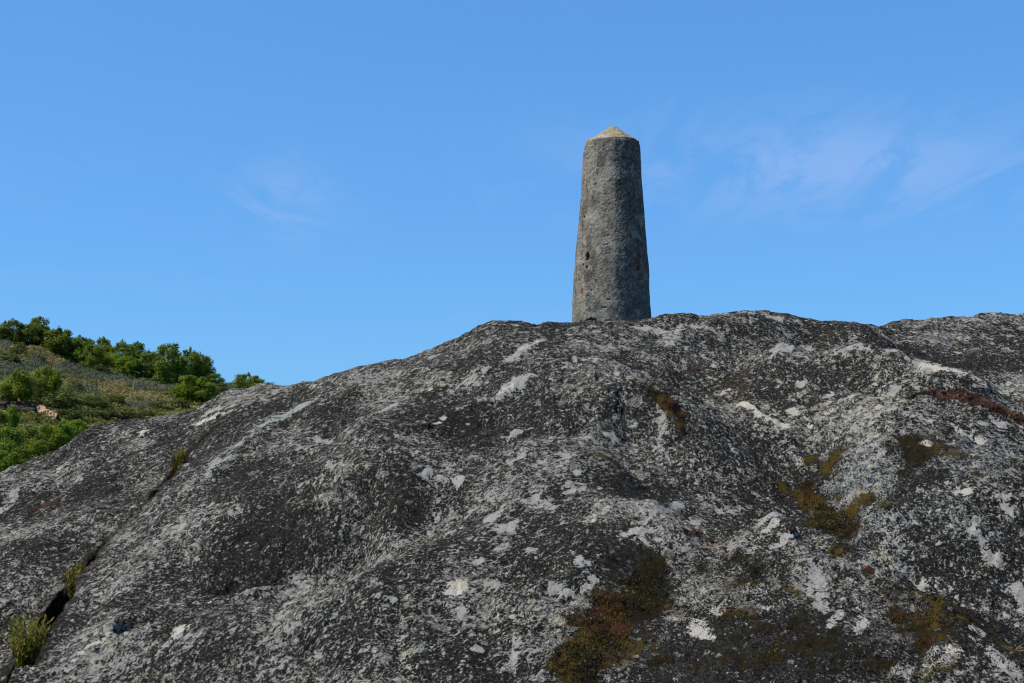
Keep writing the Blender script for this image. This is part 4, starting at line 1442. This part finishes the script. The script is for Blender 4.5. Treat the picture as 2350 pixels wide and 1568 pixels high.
for (cx, top, base, wd, lb) in (
        (420, 735, 830, 300, "wide dark green shrub right of the earth bank, below the right tree of the pair"),
        (560, 655, 725, 120, "olive shrub right of the pair of round trees, above the wide dark shrub"),
        (690, 765, 850, 230, "wide olive green shrub in the middle of the lower hillside"),
        (850, 752, 825, 150, "dark shrub with a shaded right side below the grassy patch"),
        (950, 870, 925, 240, "low spreading shrub along the rock edge, below the grassy patch"),
        (500, 855, 930, 200, "low green shrub just right of the pink bare soil"),
        (760, 850, 920, 220, "flat dark shrub above the rock edge, left of the low spreading one"),
        (1080, 860, 915, 130, "brownish low shrub touching the rock skyline"),
        (290, 458, 505, 100, "small dark shrub on the pale grass under the wide crest tree"),
        (140, 366, 455, 130, "brown-green shrub under the leftmost full crest tree"),
        (1225, 728, 772, 100, "small bright green shrub left of the bright round slope tree"),
        (60, 448, 520, 170, "dark olive shrub at the left edge, above the grey heather"),
        (1000, 758, 795, 90, "little olive shrub alone on the lower grassy patch"),
        (690, 525, 590, 180, "dark rounded shrub under the low-branched crest tree"),
        (1150, 800, 850, 160, "flat olive shrub by the rock edge right of the grassy patch"),
        (1300, 790, 840, 200, "grey-green shrub at the foot of the bright round slope tree"),
        (930, 665, 700, 110, "small dark shrub at the top of the lower grassy patch"),
        (250, 640, 780, 110, "olive shrub squeezed between the two round trees of the pair"),
        (60, 690, 790, 170, "brown-green shrub on top of the dark earth cut at the left edge"),
        (1600, 660, 740, 170, "olive shrub at the right, above the rock edge by the small round tree"),
        (1990, 652, 720, 110, "tiny dark shrub top peeping over the rock, right of the lone tree")):
    shrub(cx, top, base, wd, lb, int(cx) // 7)


# ---- heather and dry grass in masses
def ground_cover(name, regions, mat, size, hgt_, leaf, per=26, wide=0):
    """regions: picture ellipses (enlargement units) with a count of clumps"""
    C_, N_, S_, T_ = [], [], [], []
    spots_ = []
    for q in range(wide):          # the rest of the slope, beyond what the rock hides
        a_, r_ = math.radians(rng.uniform(-34, -1)), rng.uniform(50, 128)
        x_, y_ = r_ * math.sin(a_), r_ * math.cos(a_)
        spots_.append(np.array([x_, y_, float(hill_z(np.array(x_), np.array(y_)))]))
    for p in spots_:
        s = size * rng.uniform(.8, 2.2)
        dr = rng.normal(size=(per, 3))
        dr /= np.linalg.norm(dr, axis=1, keepdims=True)
        dr[:, 2] = np.abs(dr[:, 2])
        C_.append(p + dr * [s, s, s * hgt_] * rng.uniform(.6, 1.0, (per, 1)))
        N_.append(dr + rng.normal(size=dr.shape) * .5 + [0, 0, .3])
        S_.append(leaf * rng.uniform(.6, 1.3, per) * 1.5)
        T_.append(np.clip(rng.normal(rng.uniform(.2, .7), .16, per), 0, 1))
    for (cx, cy, ax, ay, k) in regions:
        for q in range(k):
            a, b = rng.normal() * .5, rng.normal() * .5
            px, py = hp(cx + a * ax, cy + b * ay)
            p = hill_hit(px, py)
            s = size * rng.uniform(.6, 1.4)
            dr = rng.normal(size=(per, 3))
            dr /= np.linalg.norm(dr, axis=1, keepdims=True)
            dr[:, 2] = np.abs(dr[:, 2])
            C_.append(p + dr * [s, s, s * hgt_] * rng.uniform(.6, 1.0, (per, 1)))
            N_.append(dr + rng.normal(size=dr.shape) * .5 + [0, 0, .3])
            S_.append(leaf * rng.uniform(.6, 1.3, per))
            T_.append(np.clip(rng.normal(rng.uniform(.25, .75), .16, per), 0, 1))
    co, f, tn = quads(np.concatenate(C_), np.concatenate(N_), np.concatenate(S_), np.concatenate(T_), .5)
    me = mesh_np(name, co, f, False)
    fattr(me, 'tint', tn)
    return tag(link(name, me, mat), kind='stuff')


ground_cover("heather", [(60, 560, 140, 60, 70), (30, 520, 90, 30, 25), (480, 560, 160, 40, 60), (600, 590, 160, 50, 60), (720, 620, 140, 45, 50), (860, 640, 120, 30, 50), (640, 715, 60, 35, 40), (560, 720, 40, 20, 14),
                         (1060, 690, 130, 30, 60), (1200, 715, 110, 25, 45), (1030, 835, 110, 25, 45), (230, 540, 80, 30, 25), (40, 400, 40, 40, 20), (1650, 720, 90, 30, 40), (200, 500, 150, 40, 25)],
             greyheath, .60, .60, .06, 70)
grassmat = leaf_material("dry_hill_grass", [(.13, .115, .045), (.24, .205, .085), (.36, .30, .14)], .25, .8)
ground_cover("dry_grass", [(320, 440, 150, 60, 130), (450, 500, 120, 40, 90), (130, 430, 120, 60, 70), (880, 700, 150, 60, 150), (1050, 780, 180, 60, 150), (1200, 800, 150, 50, 90), (800, 560, 50, 20, 30), (400, 380, 100, 30, 40)],
             grassmat, .40, .8, .08, 34)
ground_cover("low_scrub", [(600, 780, 500, 120, 150), (300, 620, 300, 100, 60), (900, 850, 400, 70, 110), (150, 480, 200, 60, 60), (1250, 830, 250, 50, 60), (1450, 760, 250, 60, 70), (850, 900, 500, 60, 90), (500, 660, 300, 80, 60), (1650, 700, 120, 50, 50), (600, 960, 400, 40, 90), (500, 900, 400, 60, 90), (250, 930, 200, 40, 40)],
             scrub, .45, .7, .075, 44, wide=520)


# ---- bare earth bank and the dark cut beside it
def earth_material(name, c0, c1):
    m = bpy.data.materials.new(name)
    m.use_nodes = True
    n = NT(m.node_tree)
    p = n.new('ShaderNodeNewGeometry').outputs['Position']
    a = n.noise(p, 4, 5, .65)
    c = n.mix(n.step(a, .35, .65), c0, c1)
    bmp = n.new('ShaderNodeBump', Strength=.8, Distance=.12, Height=a)
    bs = n.new('ShaderNodeBsdfPrincipled', Base_Color=c, Roughness=1.0, Normal=bmp.outputs[0])
    n.new('ShaderNodeOutputMaterial', Surface=bs.outputs[0])
    return m


def bank(name, outline, mat, thick, seed):
    """a lumpy steep bank of earth: outline in enlargement units, real depth"""
    p0 = hill_hit(*hp(outline[0], outline[3]))
    wd = (outline[2] - outline[0]) * .3122 * p0[1] / F
    ht = (outline[3] - outline[1]) * .3122 * p0[1] / F
    cxm = hp((outline[0] + outline[2]) / 2, outline[3])
    pm = hill_hit(*cxm)
    k1, k2 = 70, 40
    uu, vv = np.meshgrid(np.linspace(-1, 1, k1), np.linspace(0, 1, k2))
    shape = outline[4]
    prof_ = np.interp(uu, np.linspace(-1, 1, len(shape)), shape)
    x = pm[0] + uu * wd / 2
    z = pm[2] - .5 + vv * (ht * prof_ + .5)
    y = pm[1] + vv ** 1.2 * thick + .14 * fbm2(uu * 2, vv * 2, 1.5, 4, .6, seed)
    z = z + .06 * fbm2(uu * 2, vv * 2, 2.5, 3, .6, seed + 3)
    # rear side going down again
    co = np.stack([x, y, z], -1)
    rear = co[-1:].copy()
    rear[..., 1] += 1.6
    rear[..., 2] -= 1.2
    co = np.concatenate([co, rear], 0)
    return tag(link(name, mesh_np(name, co.reshape(-1, 3), grid_faces(k2 + 1, k1)), mat), kind='structure')


bank("bare_soil", (198, 812, 392, 918, [.35, .75, 1, .85, .6, .55, .35]), earth_material("pink_soil", (.40, .235, .135), (.58, .37, .235)), .9, 4)
bank("earth_cut", (-60, 792, 250, 875, [1, 1, .95, .95, .9, .6]), earth_material("shade_toned_soil", (.022, .016, .013), (.060, .043, .034)), .35, 9)  # shade under the trees is put into the soil colour of this cut
